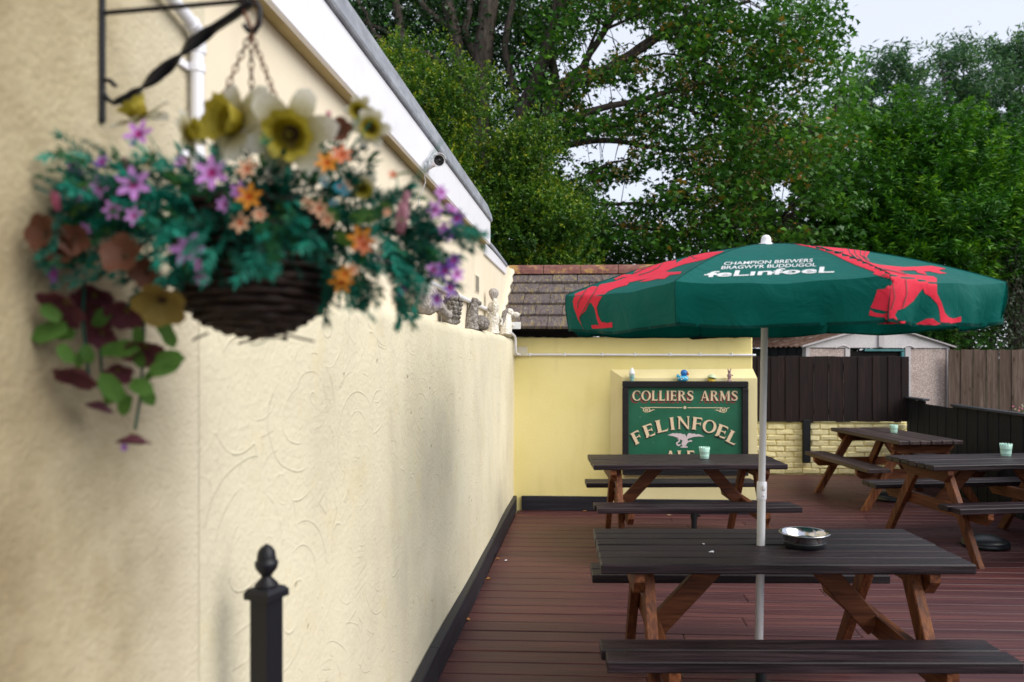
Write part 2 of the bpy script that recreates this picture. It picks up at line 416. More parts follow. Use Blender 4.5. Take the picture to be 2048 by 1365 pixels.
def m_leaf(name, stops, trans=.28, rough=.5, spec=.35):
    g = NG(mat(name, stops[0][1], rough, 0, spec)); a = g.n('ShaderNodeAttribute', _attribute_name='tint').outputs['Fac']
    c = g.ramp(a, stops); g.set(c)
    tr = g.n('ShaderNodeBsdfTranslucent'); g.l(g.mix(.5, c, g.mix(1.0, c, (1.5, 1.6, .6), 'MULTIPLY')), tr.inputs['Color'])
    ms = g.n('ShaderNodeMixShader', Fac=trans); g.l(g.b.outputs[0], ms.inputs[1]); g.l(tr.outputs[0], ms.inputs[2])
    g.l(ms.outputs[0], g.out.inputs['Surface']); return g.m
def m_bark(name, a, b):
    g = NG(mat(name, a, .9, 0, .15)); n = g.noise(g.mapping(g.coord(), (3, 3, .8)), 5, 5, .7)
    return g.set(g.ramp(n, [(.35, a), (.65, b)]), None, g.bump(n, .8, .03))
M_bark = m_bark('grey_brown_bark', (.030, .024, .020), (.105, .085, .07))
def m_plain(name, a, b=None, rough=.6, trans=.0, sc=25):
    g = NG(mat(name, a, rough, 0, .3))
    c = g.mix(g.val(g.noise(g.coord(), sc, 3), .35, .65), a, b or tuple(x * .7 for x in a)); g.set(c)
    if trans:
        tr = g.n('ShaderNodeBsdfTranslucent'); g.l(c, tr.inputs['Color']); ms = g.n('ShaderNodeMixShader', Fac=trans)
        g.l(g.b.outputs[0], ms.inputs[1]); g.l(tr.outputs[0], ms.inputs[2]); g.l(ms.outputs[0], g.out.inputs['Surface'])
    return g.m

# ================================================================== GROUND AND DECK
XW, XU, YB = -0.80, -0.95, 8.27          # long wall face, recessed upper wall face, end wall face
XR, YF = 4.25, 11.0                       # side fence, far fence
mb = MB(); mb.add([(-150, -60, -.32), (150, -60, -.32), (150, 240, -.32), (-150, 240, -.32)], [(0, 1, 2, 3)])
tag(mb.build('ground', M_ground), kind='structure')
deck = empty('deck', (0, 4.5, 0)); tag(deck, kind='structure')
mb = MB(); box(mb, (XW + .01, -1.4, -.30), (XR - .02, YF - .05, -.045)); mb.build('joist_frame', M_gap, deck, True)
PW = .158
plank_me = cbox(MB(), (0, 0, 0), (1, PW - .012, .030), None, .0035).mesh('plank', M_deck)
y = -1.3; row = 0
while y < YF - .05:
    cuts = [XW + .035]
    xx = XW + (0.9 + 1.7 * random.random())
    while xx < XR - .5: cuts.append(xx); xx += 2.4
    cuts.append(XR - .03)
    if YB - .06 < y < YF: cuts = [1.70] + [c for c in cuts if c > 2.2]
    for a, b in zip(cuts, cuts[1:]):
        inst('plank', plank_me, deck, ((a + b) / 2, y - 4.5, -.0155 + random.uniform(-.0012, .0008)), (0, 0, 0), (b - a - .004, 1, 1))
    y += PW; row += 1

# ================================================================== LONG PUB WALL
pub = empty('pub_building', (-2.5, 4.5, 0)); tag(pub, 'cream rendered pub building running along the deck with white fascia and grey roof edge', 'building')
YR = 1.585                                # where the roughcast stops
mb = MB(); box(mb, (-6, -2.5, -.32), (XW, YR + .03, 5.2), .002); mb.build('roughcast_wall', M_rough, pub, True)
# lower rendered wall: gently uneven, rounded ledge at its top
mb = MB(); ys = np.linspace(YR + .002, YB, 90); prof = [(0, -.32), (0, .3), (0, .7), (0, 1.1), (0, 1.5), (0, 1.73), (-.006, 1.76), (-.022, 1.783), (-.05, 1.796), (-.16, 1.805)]
vs = []
for yy in ys:
    for k, (dx, z) in enumerate(prof):
        tp = min(1, (yy - YR) / .8) ** 2; wv = .0012 + .006 * tp * math.sin(yy * 1.3 + z * 2) + .0022 * tp * math.sin(yy * 4.1 + 1.7 * z)
        dz = .008 * math.sin(yy * 2.1) * (k > 4) + .004 * math.sin(yy * 7.0) * (k > 4)
        vs.append((XW + dx + wv * (k < 8), yy, z + dz))
n = len(prof); fs = [(i * n + j, (i + 1) * n + j, (i + 1) * n + j + 1, i * n + j + 1) for i in range(len(ys) - 1) for j in range(n - 1)]
mb.add(vs, fs, 0, True); mb.build('rendered_wall', M_render, pub, True)
mb = MB(); box(mb, (-6, YR + .003, 1.5), (XU, 9.4, 2.64), .004); mb.build('upper_wall', M_upper, pub, True)
mb = MB(); box(mb, (-5.9, YR + .003, 2.642), (XU - .05, 8.9, 2.70), .004); mb.build('roof_deck', M_cap, pub, True)
XF = -.885
mb = MB(); box(mb, (XF - .022, YR + .004, 2.585), (XF, 6.98, 2.785), .003); mb.build('fascia_board', M_fascia, pub, True)
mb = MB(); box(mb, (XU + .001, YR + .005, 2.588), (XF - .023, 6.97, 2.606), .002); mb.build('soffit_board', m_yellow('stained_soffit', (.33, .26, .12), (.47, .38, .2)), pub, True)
mb = MB(); vs = []
capp = [(XF - .03, 2.787), (XF + .014, 2.790), (XF + .018, 2.800), (XF + .012, 2.88), (XF - .012, 2.905), (XF - .10, 2.915)]
loft(mb, [[Vector((x, yy, z)) for x, z in capp] for yy in np.linspace(YR + .006, 6.7, 14)] + [[Vector((x, 7.0, 2.787 + (z - 2.787) * .55)) for x, z in capp]], smooth=False); mb.build('roof_edge', M_cap, pub, True)
mb = MB(); box(mb, (-.952, 6.99, 2.50), (-.93, 8.72, 2.60), .003); mb.build('fascia_board', M_fascia, pub, True)
mb = MB(); loft(mb, [[Vector((x, yy, z + dz)) for x, z in ((-.97, 2.602), (-.918, 2.604), (-.915, 2.615), (-.925, 2.645), (-1.0, 2.655))] for yy, dz in ((6.99, .012), (7.8, .005), (8.74, -.02))], smooth=False); mb.build('roof_edge', M_cap, pub, True)
# air vent: slots in two columns
vt = MB(); va = onX(953, 568, XU); box(vt, (XU, va.y - .13, va.z - .075), (XU + .006, va.y + .13, va.z + .075), .002)
vent = vt.build('air_vent', M_upper, pub, True)
mb = MB()
for i in range(2):
    for j in range(9): box(mb, (XU + .006, va.y - .10 + i * .105, va.z - .065 + j * .0148), (XU + .0085, va.y - .02 + i * .105 + .018, va.z - .065 + j * .0148 + .007), .0005)
mb.build('vent_slot', M_gap, vent, False).location = -Vector(pub.location)
# skirting board along the foot of the wall, in three slightly bowed lengths
for (a, b, xa, xb) in ((1.4, 3.9, -.745, -.752), (3.905, 6.3, -.752, -.766), (6.305, YB - .045, -.766, -.768)):
    mb = MB(); secs = []
    for t in np.linspace(0, 1, 9):
        yy = a + (b - a) * t; x = xa + (xb - xa) * t + .006 * math.sin(t * PI) ; zt = .158 + .004 * math.sin(yy * 2.0)
        secs.append([Vector((x - .045, yy, .002)), Vector((x, yy, .002)), Vector((x, yy, zt - .006)), Vector((x - .006, yy, zt)), Vector((x - .045, yy, zt))])
    loft(mb, secs, smooth=False); mb.build('skirting_board', M_skirt, pub, True)

# overflow pipe down the roughcast with clips
pA = onX(395, 250, XW + .02); pB = onX(396, 62, XW + .02); pC = onX(340, -8, XW + .02)
pipe = empty('drain_pipe', (XW + .02, pA.y, 0)); tag(pipe, 'thin white plastic drain pipe bending up the roughcast wall behind the hanging basket', 'pipe')
mb = MB(); pts = [Vector((XW + .02, pA.y, 1.6 + (CY - 440) / FPX * 1.62)), Vector((XW + .02, pA.y, pB.z - .03)), Vector((XW + .02, pB.y - .004, pB.z - .008)), pB + (pC - pB) * .12, pC + (pC - pB) * .6]
tube(mb, pts, .0125, 14); pm = mb.build('pipe', M_pvc, pipe, True)
mb = MB(); tube(mb, [pB + Vector((0, 0, -.045)), pB + Vector((0, -.001, -.005)), pB + (pC - pB) * .25], .0155, 14); mb.build('elbow', M_pvc, pipe, True)
for zc in (pB.z - .075, 2.0):
    mb = MB(); tube(mb, [Vector((XW + .02, pA.y, zc - .008)), Vector((XW + .02, pA.y, zc + .008))], .0148, 14)
    box(mb, (XW + .001, pA.y - .040, zc - .008), (XW + .008, pA.y - .008, zc + .008), .002); mb.build('clip', M_pvc, pipe, True)

# ================================================================== END OUTBUILDING
XE = onY(1505, 700, YB).x
ob = empty('outbuilding', (.4, 9.3, 0)); tag(ob, 'low yellow outbuilding with a lichened tile roof across the end of the deck', 'building')
mb = MB(); box(mb, (-1.3, YB, -.30), (XE, YB + 2.3, 1.80), .012); mb.build('wall', M_yellow, ob, True)
# splayed panel on its face
px0 = onY(1247, 760, YB - .09); zt = 1.6 - (757 - CY) / FPX * 8.08; zt0 = zt + .085; xl = px0.x; xl0 = onY(1221, 760, YB).x; xe = XE + .03
mb = MB(); yf = YB - .09
A = [(xl0, YB - .001, .0), (xl, yf, .0), (xe, yf, .0), (xe, YB + .2, .0), (xl0, YB - .001, zt0), (xl, yf, zt), (xe, yf, zt), (XE + .002, YB - .001, zt0 + .01), (xe, YB + .2, zt), (XE + .001, YB + .2, zt0 + .01)]
mb.add(A, [(0, 1, 5, 4), (1, 2, 6, 5), (2, 3, 8, 6), (4, 5, 6, 7), (6, 8, 9, 7)])
mb.build('raised_panel', M_panel, ob, True)
mb = MB(); box(mb, (-.72, YB - .032, .002), (xl0 - .01, YB - .001, .150), .003); mb.build('skirting_board', M_skirtx, ob, True)
mb = MB(); box(mb, (xl - .02, YB - .125, .002), (xe, YB - .092, .142), .003); mb.build('skirting_board', M_skirtx, ob, True)
# ragged dark strip standing in for the shade under the open eave
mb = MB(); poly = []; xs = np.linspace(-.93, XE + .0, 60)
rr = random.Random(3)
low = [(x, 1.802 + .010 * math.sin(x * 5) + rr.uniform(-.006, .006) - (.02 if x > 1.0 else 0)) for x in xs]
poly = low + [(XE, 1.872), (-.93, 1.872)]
prism(mb, poly, lambda x, z: Vector((x, YB - .002, z)), lambda x, z: Vector((x, YB - .012, z))); mb.build('eave_shade_strip', M_gap, ob, True)
TH = math.radians(27.5); G = .30; TW = .287
ey, ez = YB - .20, 1.868
ct, st_ = math.cos(TH), math.sin(TH)
mb = MB(); rl = 5 * G + .06
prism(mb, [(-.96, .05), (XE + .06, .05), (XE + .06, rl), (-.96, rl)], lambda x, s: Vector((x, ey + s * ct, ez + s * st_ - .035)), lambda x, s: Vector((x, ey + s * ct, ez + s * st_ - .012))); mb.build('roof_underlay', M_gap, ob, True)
prism(MB(), [(0, 0), (1, 0), (1, 1)], lambda x, s: Vector((x, 0, s)), lambda x, s: Vector((x, 1, s)))
mb = MB(); box(mb, (-.5, 0, -.018), (.5, .42, .016), .005)
tile_me = mb.mesh('roof_tile', M_tile)
for r in range(5):
    s = r * G; x = -.96 - (TW / 2 if r % 2 else 0) - .06
    while x < XE + .05:
        a = max(x, -.965); b = min(x + TW, XE + .075)
        if b - a > .04:
            inst('roof_tile', tile_me, ob, ((a + b) / 2 - .4, ey + s * ct - 9.3, ez + s * st_ + .024 + random.uniform(-.003, .003)), (TH - math.radians(5.6) + random.uniform(-.008, .008), random.uniform(-.006, .006), random.uniform(-.004, .004)), (b - a - .005, 1, 1))
        x += TW
ry, rz = ey + (5 * G + .10) * ct, ez + (5 * G + .10) * st_
x = -1.0; prf = [(-.135, -.035), (-.12, .01), (-.08, .055), (-.03, .078), (.03, .078), (.08, .055), (.12, .01), (.135, -.035)]
while x < XE + .05:
    b = min(x + .44, XE + .09); mb = MB()
    loft(mb, [[Vector((xx, ry + a, rz + c)) for a, c in prf] for xx in (x + .004, b - .004)], smooth=False); mb.build('ridge_tile', M_ridge, ob, True); x += .44
# back slope
mb = MB(); mb.add([(-.96, ry, rz), (XE + .06, ry, rz), (XE + .06, ry + 1.35, rz - .72), (-.96, ry + 1.35, rz - .72)], [(0, 1, 2, 3)])
mb.add([(XE - .004, YB, 1.80), (XE - .004, YB + 2.3, 1.80), (XE - .004, ry, rz - .02)], [(0, 1, 2)]); mb.build('roof_back', M_tile, ob, True)
# mortar fillet between roof and pub wall
mb = MB(); pts = [Vector((XU + .01, ey + s * ct, ez + s * st_ + .045 + .012 * math.sin(s * 19))) for s in np.linspace(-.02, 1.55, 16)]
tube(mb, pts, [.035 + .012 * math.sin(i * 2.3) for i in range(16)], 7); mb.build('mortar_fillet', M_mortar, ob, True)
mb = MB(); c0 = onY(1502, 659, YB - .12); box(mb, (c0.x - .05, YB - .16, c0.z - .035), (c0.x + .03, YB - .05, c0.z - .012), .003); box(mb, (c0.x + .012, YB - .17, c0.z - .03), (c0.x + .03, YB - .04, c0.z + .045), .003)
mb.build('eave_bracket', M_pvc, ob, True)

# conduit along end wall and ledge
zc = 1.6 + (CY - 709.5) / FPX * 8.2
con = empty('conduit_pipe', (0, YB, zc)); tag(con, 'thin white conduit clipped along the yellow end wall and up onto the ledge', 'pipe')
mb = MB(); tube(mb, [Vector((XW + .03, 7.55, 1.825)), Vector((XW + .025, 7.85, 1.82)), Vector((XW + .03, 8.02, 1.80)), Vector((XW + .035, 8.05, 1.77)), Vector((XW + .035, 8.06, zc + .03)), Vector((XW + .04, 8.10, zc + .005)), Vector((XW + .06, YB - .02, zc))], .0125, 10)
mb.build('pipe_bend', M_pvc, con, True)
mb = MB(); tube(mb, [Vector((XW + .05, YB - .018, zc)), Vector((XE + .03, YB - .018, zc - .006))], .0115, 12); mb.build('pipe', M_pvc, con, True)
for xp in (1060, 1130, 1205, 1270, 1340, 1400, 1463):
    c = onY(xp, 709, YB); mb = MB(); box(mb, (c.x - .008, YB - .034, zc - .017), (c.x + .008, YB - .001, zc + .017), .002); mb.build('clip', M_pvc, con, True)
mb = MB(); box(mb, (XW - .10, YB - .03, 1.60), (XW + .14, YB - .001, 1.70), .01); mb.build('mortar_block', M_mortar, con, True)
con2 = MB(); tube(con2, [Vector((XU + .02, 3.4, 2.03)), Vector((XU + .02, 7.25, 2.02)), Vector((XU + .03, 7.35, 1.99)), Vector((XU + .04, 7.42, 1.90))], .016, 10)
c2 = con2.build('wall_conduit', M_pvc); tag(c2, 'white pipe fixed along the upper wall behind the stone ornaments', 'pipe')

# ================================================================== PUB SIGN
def letters():
    def strip(p, wd):
        """variable width stroke"""
        L = []; Rr = []
        for i, (x, y) in enumerate(p):
            a = p[max(i - 1, 0)]; c = p[min(i + 1, len(p) - 1)]; dx, dy = c[0] - a[0], c[1] - a[1]; l = math.hypot(dx, dy) or 1
            nx, ny = -dy / l, dx / l; h = wd[i] / 2; L.append((x + nx * h, y + ny * h)); Rr.append((x - nx * h, y - ny * h))
        return [[L[i], Rr[i], Rr[i + 1], L[i + 1]] for i in range(len(p) - 1)]
    def stem(a, b, y0=0, y1=1, s=.06): return [[(a - s, y0), (b + s, y0), (b, y0 + .09), (b, y1 - .09), (b + s, y1), (a - s, y1), (a, y1 - .09), (a, y0 + .09)]]
    def ring(cx, cy, rx, ry, ix, iy, a0, a1, n=18):
        r = []
        for i in range(n):
            t0, t1 = math.radians(a0 + (a1 - a0) * i / n), math.radians(a0 + (a1 - a0) * (i + 1) / n)
            r.append([(cx + rx * math.cos(t0), cy + ry * math.sin(t0)), (cx + rx * math.cos(t1), cy + ry * math.sin(t1)), (cx + ix * math.cos(t1), cy + iy * math.sin(t1)), (cx + ix * math.cos(t0), cy + iy * math.sin(t0))])
        return r
    D = {}
    D['I'] = (stem(.08, .28), .36)
    D['L'] = (stem(.08, .28) + [[(.2, 0), (.60, 0), (.68, .27), (.60, .13), (.2, .09)]], .68)
    ea = [[(.2, 1), (.60, 1), (.63, .76), (.55, .88), (.2, .91)], [(.2, .55), (.50, .55), (.52, .64), (.56, .64), (.56, .37), (.52, .37), (.50, .47), (.2, .47)]]
    D['F'] = (stem(.08, .28) + ea, .66)
    D['E'] = (stem(.08, .28) + ea + [[(.2, 0), (.61, 0), (.68, .27), (.60, .13), (.2, .09)]], .70)
    D['O'] = (ring(.48, .5, .48, .52, .28, .44, 0, 360, 30), .96)
    D['C'] = (ring(.48, .5, .48, .52, .28, .44, 48, 312, 24) + [[(.74, .93), (.80, .93), (.80, .66), (.74, .70)], [(.66, .06), (.84, .22), (.82, .26), (.64, .14)]], .86)
    D['R'] = (stem(.08, .28) + ring(.36, .74, .34, .26, .15, .17, -90, 90, 12) + [[(.2, 1), (.37, 1), (.37, .92), (.2, .92)], [(.2, .56), (.37, .56), (.37, .48), (.2, .48)], [(.36, .52), (.56, .46), (.84, .02), (.84, 0), (.62, 0)]], .86)
    D['A'] = ([[(.40, 1), (.54, 1), (.84, .06), (.92, 0), (.56, 0), (.63, .06)], [(.40, 1), (.46, .86), (.20, .06), (.26, 0), (-.02, 0), (.12, .06)], [(.24, .36), (.64, .36), (.66, .28), (.22, .28)]], .92)
    D['M'] = (stem(.84, 1.04) + [[(.12, .06), (.06, 0), (.30, 0), (.22, .06), (.26, .94), (.17, 1)], [(.04, 1), (.30, 1), (.60, .28), (.52, 0)], [(.52, 0), (.60, .2), (.90, 1), (.82, 1)]], 1.12)
    D['N'] = ([[(.12, .06), (.06, 0), (.30, 0), (.22, .06), (.22, .96), (.12, .96)], [(.02, 1), (.28, 1), (.88, .06), (.88, -.03), (.80, -.03)], [(.80, -.0), (.89, 0), (.89, .92), (.97, 1), (.72, 1), (.80, .92)]], .98)
    sp = [(.60, .80), (.50, .92), (.36, .96), (.20, .90), (.14, .76), (.22, .63), (.38, .53), (.54, .42), (.60, .27), (.52, .11), (.36, .05), (.20, .08), (.10, .20)]
    D['S'] = (strip(sp, [.06, .09, .10, .14, .18, .20, .21, .20, .18, .14, .10, .09, .06]) + [[(.56, .98), (.62, .98), (.64, .70), (.58, .72)], [(.06, .02), (.12, .02), (.14, .30), (.06, .30)]], .68)
    return D
LET = letters()
SY = YB - .125                               # sign board face
sl, sr = onY(1245, 800, SY - .035), onY(1497, 800, SY - .035); sw = sr.x - sl.x
sz1 = 1.6 - (763 - CY) / FPX * 8.07; sz0 = 1.6 - (951 - CY) / FPX * 8.07; sh = sz1 - sz0
sign = empty('pub_sign', ((sl.x + sr.x) / 2, SY, sz0)); tag(sign, 'large green pub sign in a black frame with cream lettering and a pale dragon', 'sign')
mb = MB(); box(mb, (sl.x + .03, SY + .0, sz0 + .03), (sr.x - .03, SY + .03, sz1 - .03), .002); mb.build('board', M_sign, sign, True)
fwd = .062
for (a, b) in (((sl.x, sz1 - fwd), (sr.x, sz1)), ((sl.x, sz0), (sr.x, sz0 + fwd)), ((sl.x, sz0 + fwd + .001), (sl.x + fwd, sz1 - fwd - .001)), ((sr.x - fwd, sz0 + fwd + .001), (sr.x, sz1 - fwd - .001))):
    mb = MB(); box(mb, (a[0], SY - .04, a[1]), (b[0], SY + .034, b[1]), .006)
    mb.build('frame_rail', M_frame, sign, True)
# painting plane: pixel units of the photograph on the sign face
U0, UW = 1262., (1483. - 1262.)
def sp(x, y, k): return Vector((sl.x + (x - 1245) / 252. * sw, SY - .0006 - k * .00022, sz1 - (y - 763) / 188. * sh))
class Paint:
    def __init__(s): s.mb = MB(); s.k = 0
    def poly(s, pts, layer=0, mi=0):
        s.k += 1; s.mb.add([sp(x, y, layer * 3 + (s.k % 3)) for x, y in pts], [tuple(range(len(pts)))], mi)
def put(P, ch, x, y, wx, h, layer, rot=0.0, mi=0):
    polys, adv = LET[ch]
    c, s_ = math.cos(rot), math.sin(rot)
    for p in polys: P.poly([(x + (a * wx) * c + (b * h) * s_, y + (a * wx) * s_ - (b * h) * c) for a, b in p], layer, mi)
    return adv * wx
def glyph(ch, x, y, wx, h, rot, red):
    """one painted letter with its dark (and red) shade"""
    P = Paint()
    if red: put(P, ch, x - 3.2, y + 5.0, wx, h, 1, rot, 0)
    put(P, ch, x - (1.4 if red else 2.2), y + (2.4 if red else 3.0), wx, h, 2, rot, 1)
    put(P, ch, x, y, wx, h, 4, rot, 2); P.mb.build('letter', [M_signred, M_signdark, M_cream], sign, True)
def line(txt, x0, x1, yb, h, red, gap=.05):
    tot = sum((LET[c][1] + gap) if c != ' ' else .62 for c in txt) - gap; wx = (x1 - x0) / tot; x = x0
    for c in txt:
        if c == ' ': x += .62 * wx; continue
        glyph(c, x, yb, wx, h, 0, red); x += (LET[c][1] + gap) * wx
line('COLLIERS ARMS', 1265, 1477, 802, 20, True); line('ALE', 1330, 1392, 926, 24, False)
cx_, cy_, R_ = 1371., 1017.5, 159.
for ch, xc, wx in zip('FELINFOEL', (1280, 1303, 1327, 1347, 1368.5, 1394, 1417.5, 1441, 1461), (31, 33, 37, 30, 27, 33, 29, 35, 34)):
    t = math.asin((xc - cx_) / R_); rt_ = t * .78; adv = LET[ch][1] * wx
    glyph(ch, xc - adv / 2 * math.cos(rt_), cy_ - R_ * math.cos(t) - adv / 2 * math.sin(rt_), wx, 25, rt_, False)
P = Paint()
P.poly([(1290, 815.2), (1366, 815.2), (1366, 816.6), (1290, 816.6)], 4); P.poly([(1376, 815.2), (1450, 815.2), (1450, 816.6), (1376, 816.6)], 4)
def circ(P, cx, cy, r, r2=0, n=14, sx=1.0, layer=4):
    for i in range(n):
        a, b = 2 * PI * i / n, 2 * PI * (i + 1) / n
        P.poly([(cx + sx * r * math.cos(a), cy + r * math.sin(a)), (cx + sx * r * math.cos(b), cy + r * math.sin(b)), (cx + sx * r2 * math.cos(b), cy + r2 * math.sin(b)), (cx + sx * r2 * math.cos(a), cy + r2 * math.sin(a))], layer)
circ(P, 1371, 815.8, 3.0, .001)
for sg, c in ((1, 1294), (-1, 1448)):
    circ(P, c, 820.5, 5.2, 3.9, 14, 1.45); circ(P, c, 820.5, 2.6, 1.0, 10, 1.3)
    P.poly([(c - sg * 13, 815), (c - sg * 6, 816.5), (c - sg * 5, 818), (c - sg * 11, 816.6)], 4)
    P.poly([(c + sg * 5, 823.6), (c + sg * 13, 819.4), (c + sg * 18, 821), (c + sg * 13, 821), (c + sg * 6, 825)], 4)
P.mb.build('scroll_rule', M_cream, sign, True)
P = Paint()
for q in ([(1336, 871), (1344, 868.5), (1347, 866.8), (1351, 868), (1354, 866.8), (1358, 868), (1362, 867.2), (1366, 869), (1368, 874), (1371, 880), (1366, 882), (1358, 877), (1348, 873.4)],
          [(1410, 873.5), (1402, 870), (1398, 868.6), (1394, 869.6), (1390, 867.6), (1386, 868.4), (1381, 866.8), (1377, 868), (1375, 873), (1374, 880), (1378, 878), (1388, 874.5), (1398, 873.6)],
          [(1366, 870), (1370, 868.5), (1373, 872), (1375, 876), (1377, 882), (1375, 889), (1372, 893), (1366, 893), (1364, 888), (1367, 881), (1369, 875)],
          [(1364, 889), (1359, 893.5), (1354, 891), (1353.5, 886), (1358, 883), (1359.5, 880), (1356, 879), (1357, 877.4), (1361.5, 879), (1361, 884), (1356.5, 887), (1357, 890), (1362, 889)],
          [(1375, 884), (1381, 881), (1386, 881.5), (1385, 884), (1380, 884), (1376, 887)], [(1372, 892), (1377, 894.5), (1377, 896), (1371, 896), (1362, 896), (1362, 894.6), (1367, 893)]):
    P.poly(q, 4)
P.mb.build('dragon_emblem', M_pinkw, sign, True)
mb = MB(); box(mb, (sl.x + .07, SY - .005, sz0 + .065), (sr.x - .07, SY - .001, sz0 + .135), .001); mb.build('lower_band', M_frame, sign, True)

# small ornaments on the sign's top edge
def spot(px): p = onY(px, 760, SY - .01); return Vector((p.x, SY - .004, sz1 + .0005))
mmw, mmt = mat('glazed_white', (.78, .80, .80), .3), mat('glazed_teal', (.22, .42, .38), .3)
t = spot(1264); o1 = empty('gnome_figurine', t); tag(o1, 'small white and teal figurine standing at one end on top of the pub sign', 'figurine')
mb = MB(); lathe(mb, [(.020, 0), (.022, .01), (.018, .02), (.024, .035), (.026, .055), (.022, .062)], 14); mb.build('body', mmt, o1)
mb = MB(); lathe(mb, [(.022, .062), (.030, .066), (.032, .08), (.027, .098), (.024, .105), (.020, .118), (.008, .132), (.003, .14)], 14); mb.build('head', mmw, o1)
mb = MB(); blob(mb, (-.024, 0, .045), (.007, .007, .018)); blob(mb, (.024, 0, .045), (.007, .007, .018)); mb.build('arm', mmw, o1)
t = spot(1366); o2 = empty('toy_duck', t); tag(o2, 'blue toy duck with white spots sitting on top of the pub sign', 'toy duck')
Mb1, Mb2, Mor = mat('toy_cyan', (.05, .42, .66), .3), mat('toy_blue', (.015, .16, .50), .3), mat('toy_orange', (.62, .13, .03), .3)
mb = MB(); lathe(mb, [(.03, 0), (.052, .012), (.056, .028), (.048, .046), (.03, .056), (.01, .06)], 18, (0, 0, 0), Matrix.Diagonal((1.05, .85, 1)))
blob(mb, (-.050, 0, .052), (.016, .018, .020)); mb.build('body', Mb1, o2)
mb = MB(); blob(mb, (.012, 0, .082), (.037, .036, .036), 16, 10); mb.build('head', Mb2, o2)
mb = MB(); blob(mb, (.047, -.008, .074), (.014, .018, .016)); mb.build('beak', Mor, o2)
mb = MB()
for a, z in ((-2.6, .03), (-2.1, .04), (-1.65, .03), (-1.2, .04), (-.8, .026), (-1.9, .018)): blob(mb, (.0555 * math.cos(a) * 1.02, .047 * math.sin(a), z), (.007, .004, .007), 8, 6)
mb.build('spots', mmw, o2)
mb = MB(); blob(mb, (.038, -.026, .088), (.006, .006, .008), 8, 6); mb.build('eye', M_glass, o2)
t = spot(1423); o3 = empty('mushroom_ornament', t); tag(o3, 'green capped toadstool ornament with a yellow stem on top of the pub sign', 'ornament')
mb = MB(); lathe(mb, [(.036, 0), (.038, .01), (.03, .022), (.02, .034)], 16); mb.build('stem', mat('toadstool_yellow', (.60, .40, .03), .4), o3)
mb = MB(); lathe(mb, [(.012, .030), (.046, .034), (.048, .040)], 18, (0, 0, 0), Matrix.Rotation(.16, 3, 'Y')); mb.build('gills', mat('toadstool_green', (.12, .30, .09), .4), o3)
mb = MB(); lathe(mb, [(.048, .040), (.040, .056), (.022, .068), (.004, .072)], 18, (0, 0, 0), Matrix.Rotation(.16, 3, 'Y')); mb.build('cap', mat('toadstool_pale', (.56, .66, .42), .4), o3)
t = spot(1459); o4 = empty('bear_figurine', t); tag(o4, 'thin mottled pink and brown animal figurine standing upright on top of the pub sign', 'figurine')
Mpk = m_plain('mottled_pink_glaze', (.50, .33, .34), (.11, .055, .05), .5, 0, 70)
mb = MB(); lathe(mb, [(.028, 0), (.026, .008), (.012, .014), (.020, .04), (.018, .07), (.010, .085)], 12); mb.build('body', Mpk, o4)
mb = MB(); blob(mb, (0, 0, .098), (.017, .016, .016)); blob(mb, (-.014, 0, .118), (.006, .005, .009)); blob(mb, (.013, 0, .119), (.006, .005, .009)); blob(mb, (0, -.015, .093), (.008, .008, .006)); mb.build('head', Mpk, o4)
mb = MB(); tube(mb, [(.016, 0, .07), (.030, -.006, .055), (.034, -.008, .066)], .005, 6); tube(mb, [(-.016, 0, .07), (-.022, -.012, .05)], .005, 6); mb.build('arm', Mpk, o4)

# ================================================================== LEDGE ORNAMENTS
def ledge(px, py, x=-.87): p = onX(px, py, x); return Vector((x, p.y, 1.803))
L0 = ledge(846, 632); s1 = empty('reclining_figure', L0, 0); tag(s1, 'pale stone figure reclining on the wall ledge, partly behind the trailing flowers', 'statue')
mb = MB()
blob(mb, (0, -.02, .075), (.055, .15, .06), 14, 10, None, 0, .08); blob(mb, (.01, .10, .10), (.055, .09, .085), 14, 10, None, 0, .06); mb.build('body', M_stonel, s1)
mb = MB(); tube(mb, [(.03, -.02, .05), (.05, .12, .075), (.055, .22, .05), (.06, .34, .03)], [.035, .036, .03, .022], 10); blob(mb, (.06, .37, .03), (.03, .045, .028)); mb.build('leg', M_stonel, s1)
mb = MB(); tube(mb, [(.0, .14, .15), (.045, .17, .10), (.055, .26, .05)], [.028, .024, .018], 10); mb.build('arm', M_stonel, s1)
mb = MB(); blob(mb, (0, -.20, .12), (.06, .065, .07), 14, 10, None, 0, .06); mb.build('head', M_stonel, s1)
L1 = ledge(899, 641, -.885); s2 = empty('owl_statue', L1); tag(s2, 'dark mottled carved stone bird with a pointed crown on the wall ledge', 'statue')
mb = MB(); M = Matrix.Rotation(.17, 3, 'Y')
lathe(mb, [(.050, 0), (.056, .02), (.052, .06), (.060, .10), (.056, .14), (.046, .165), (.036, .185), (.018, .205), (.004, .212)], 16, (0, 0, 0), M @ Matrix.Diagonal((.9, 1.35, 1)), 0, lambda a, i: 1 + .07 * math.sin(a * 5 + i * 2)); mb.build('body', M_stoned, s2)
mb = MB()
for i in range(5):
    for a in range(12):
        t_ = a * PI / 6 + (i % 2) * .26; z = .05 + i * .027; p = M @ Vector((.052 * math.cos(t_), .074 * math.sin(t_), z)); blob(mb, p, (.012, .016, .014), 7, 5)
mb.build('feathers', M_stoned, s2)
mb = MB(); blob(mb, (.03, .06, .018), (.03, .035, .02)); mb.build('foot', M_stoned, s2)
L2 = ledge(955, 655); s3 = empty('llama_statue', L2); tag(s3, 'brown stone animal lying with its neck raised on the wall ledge', 'statue')
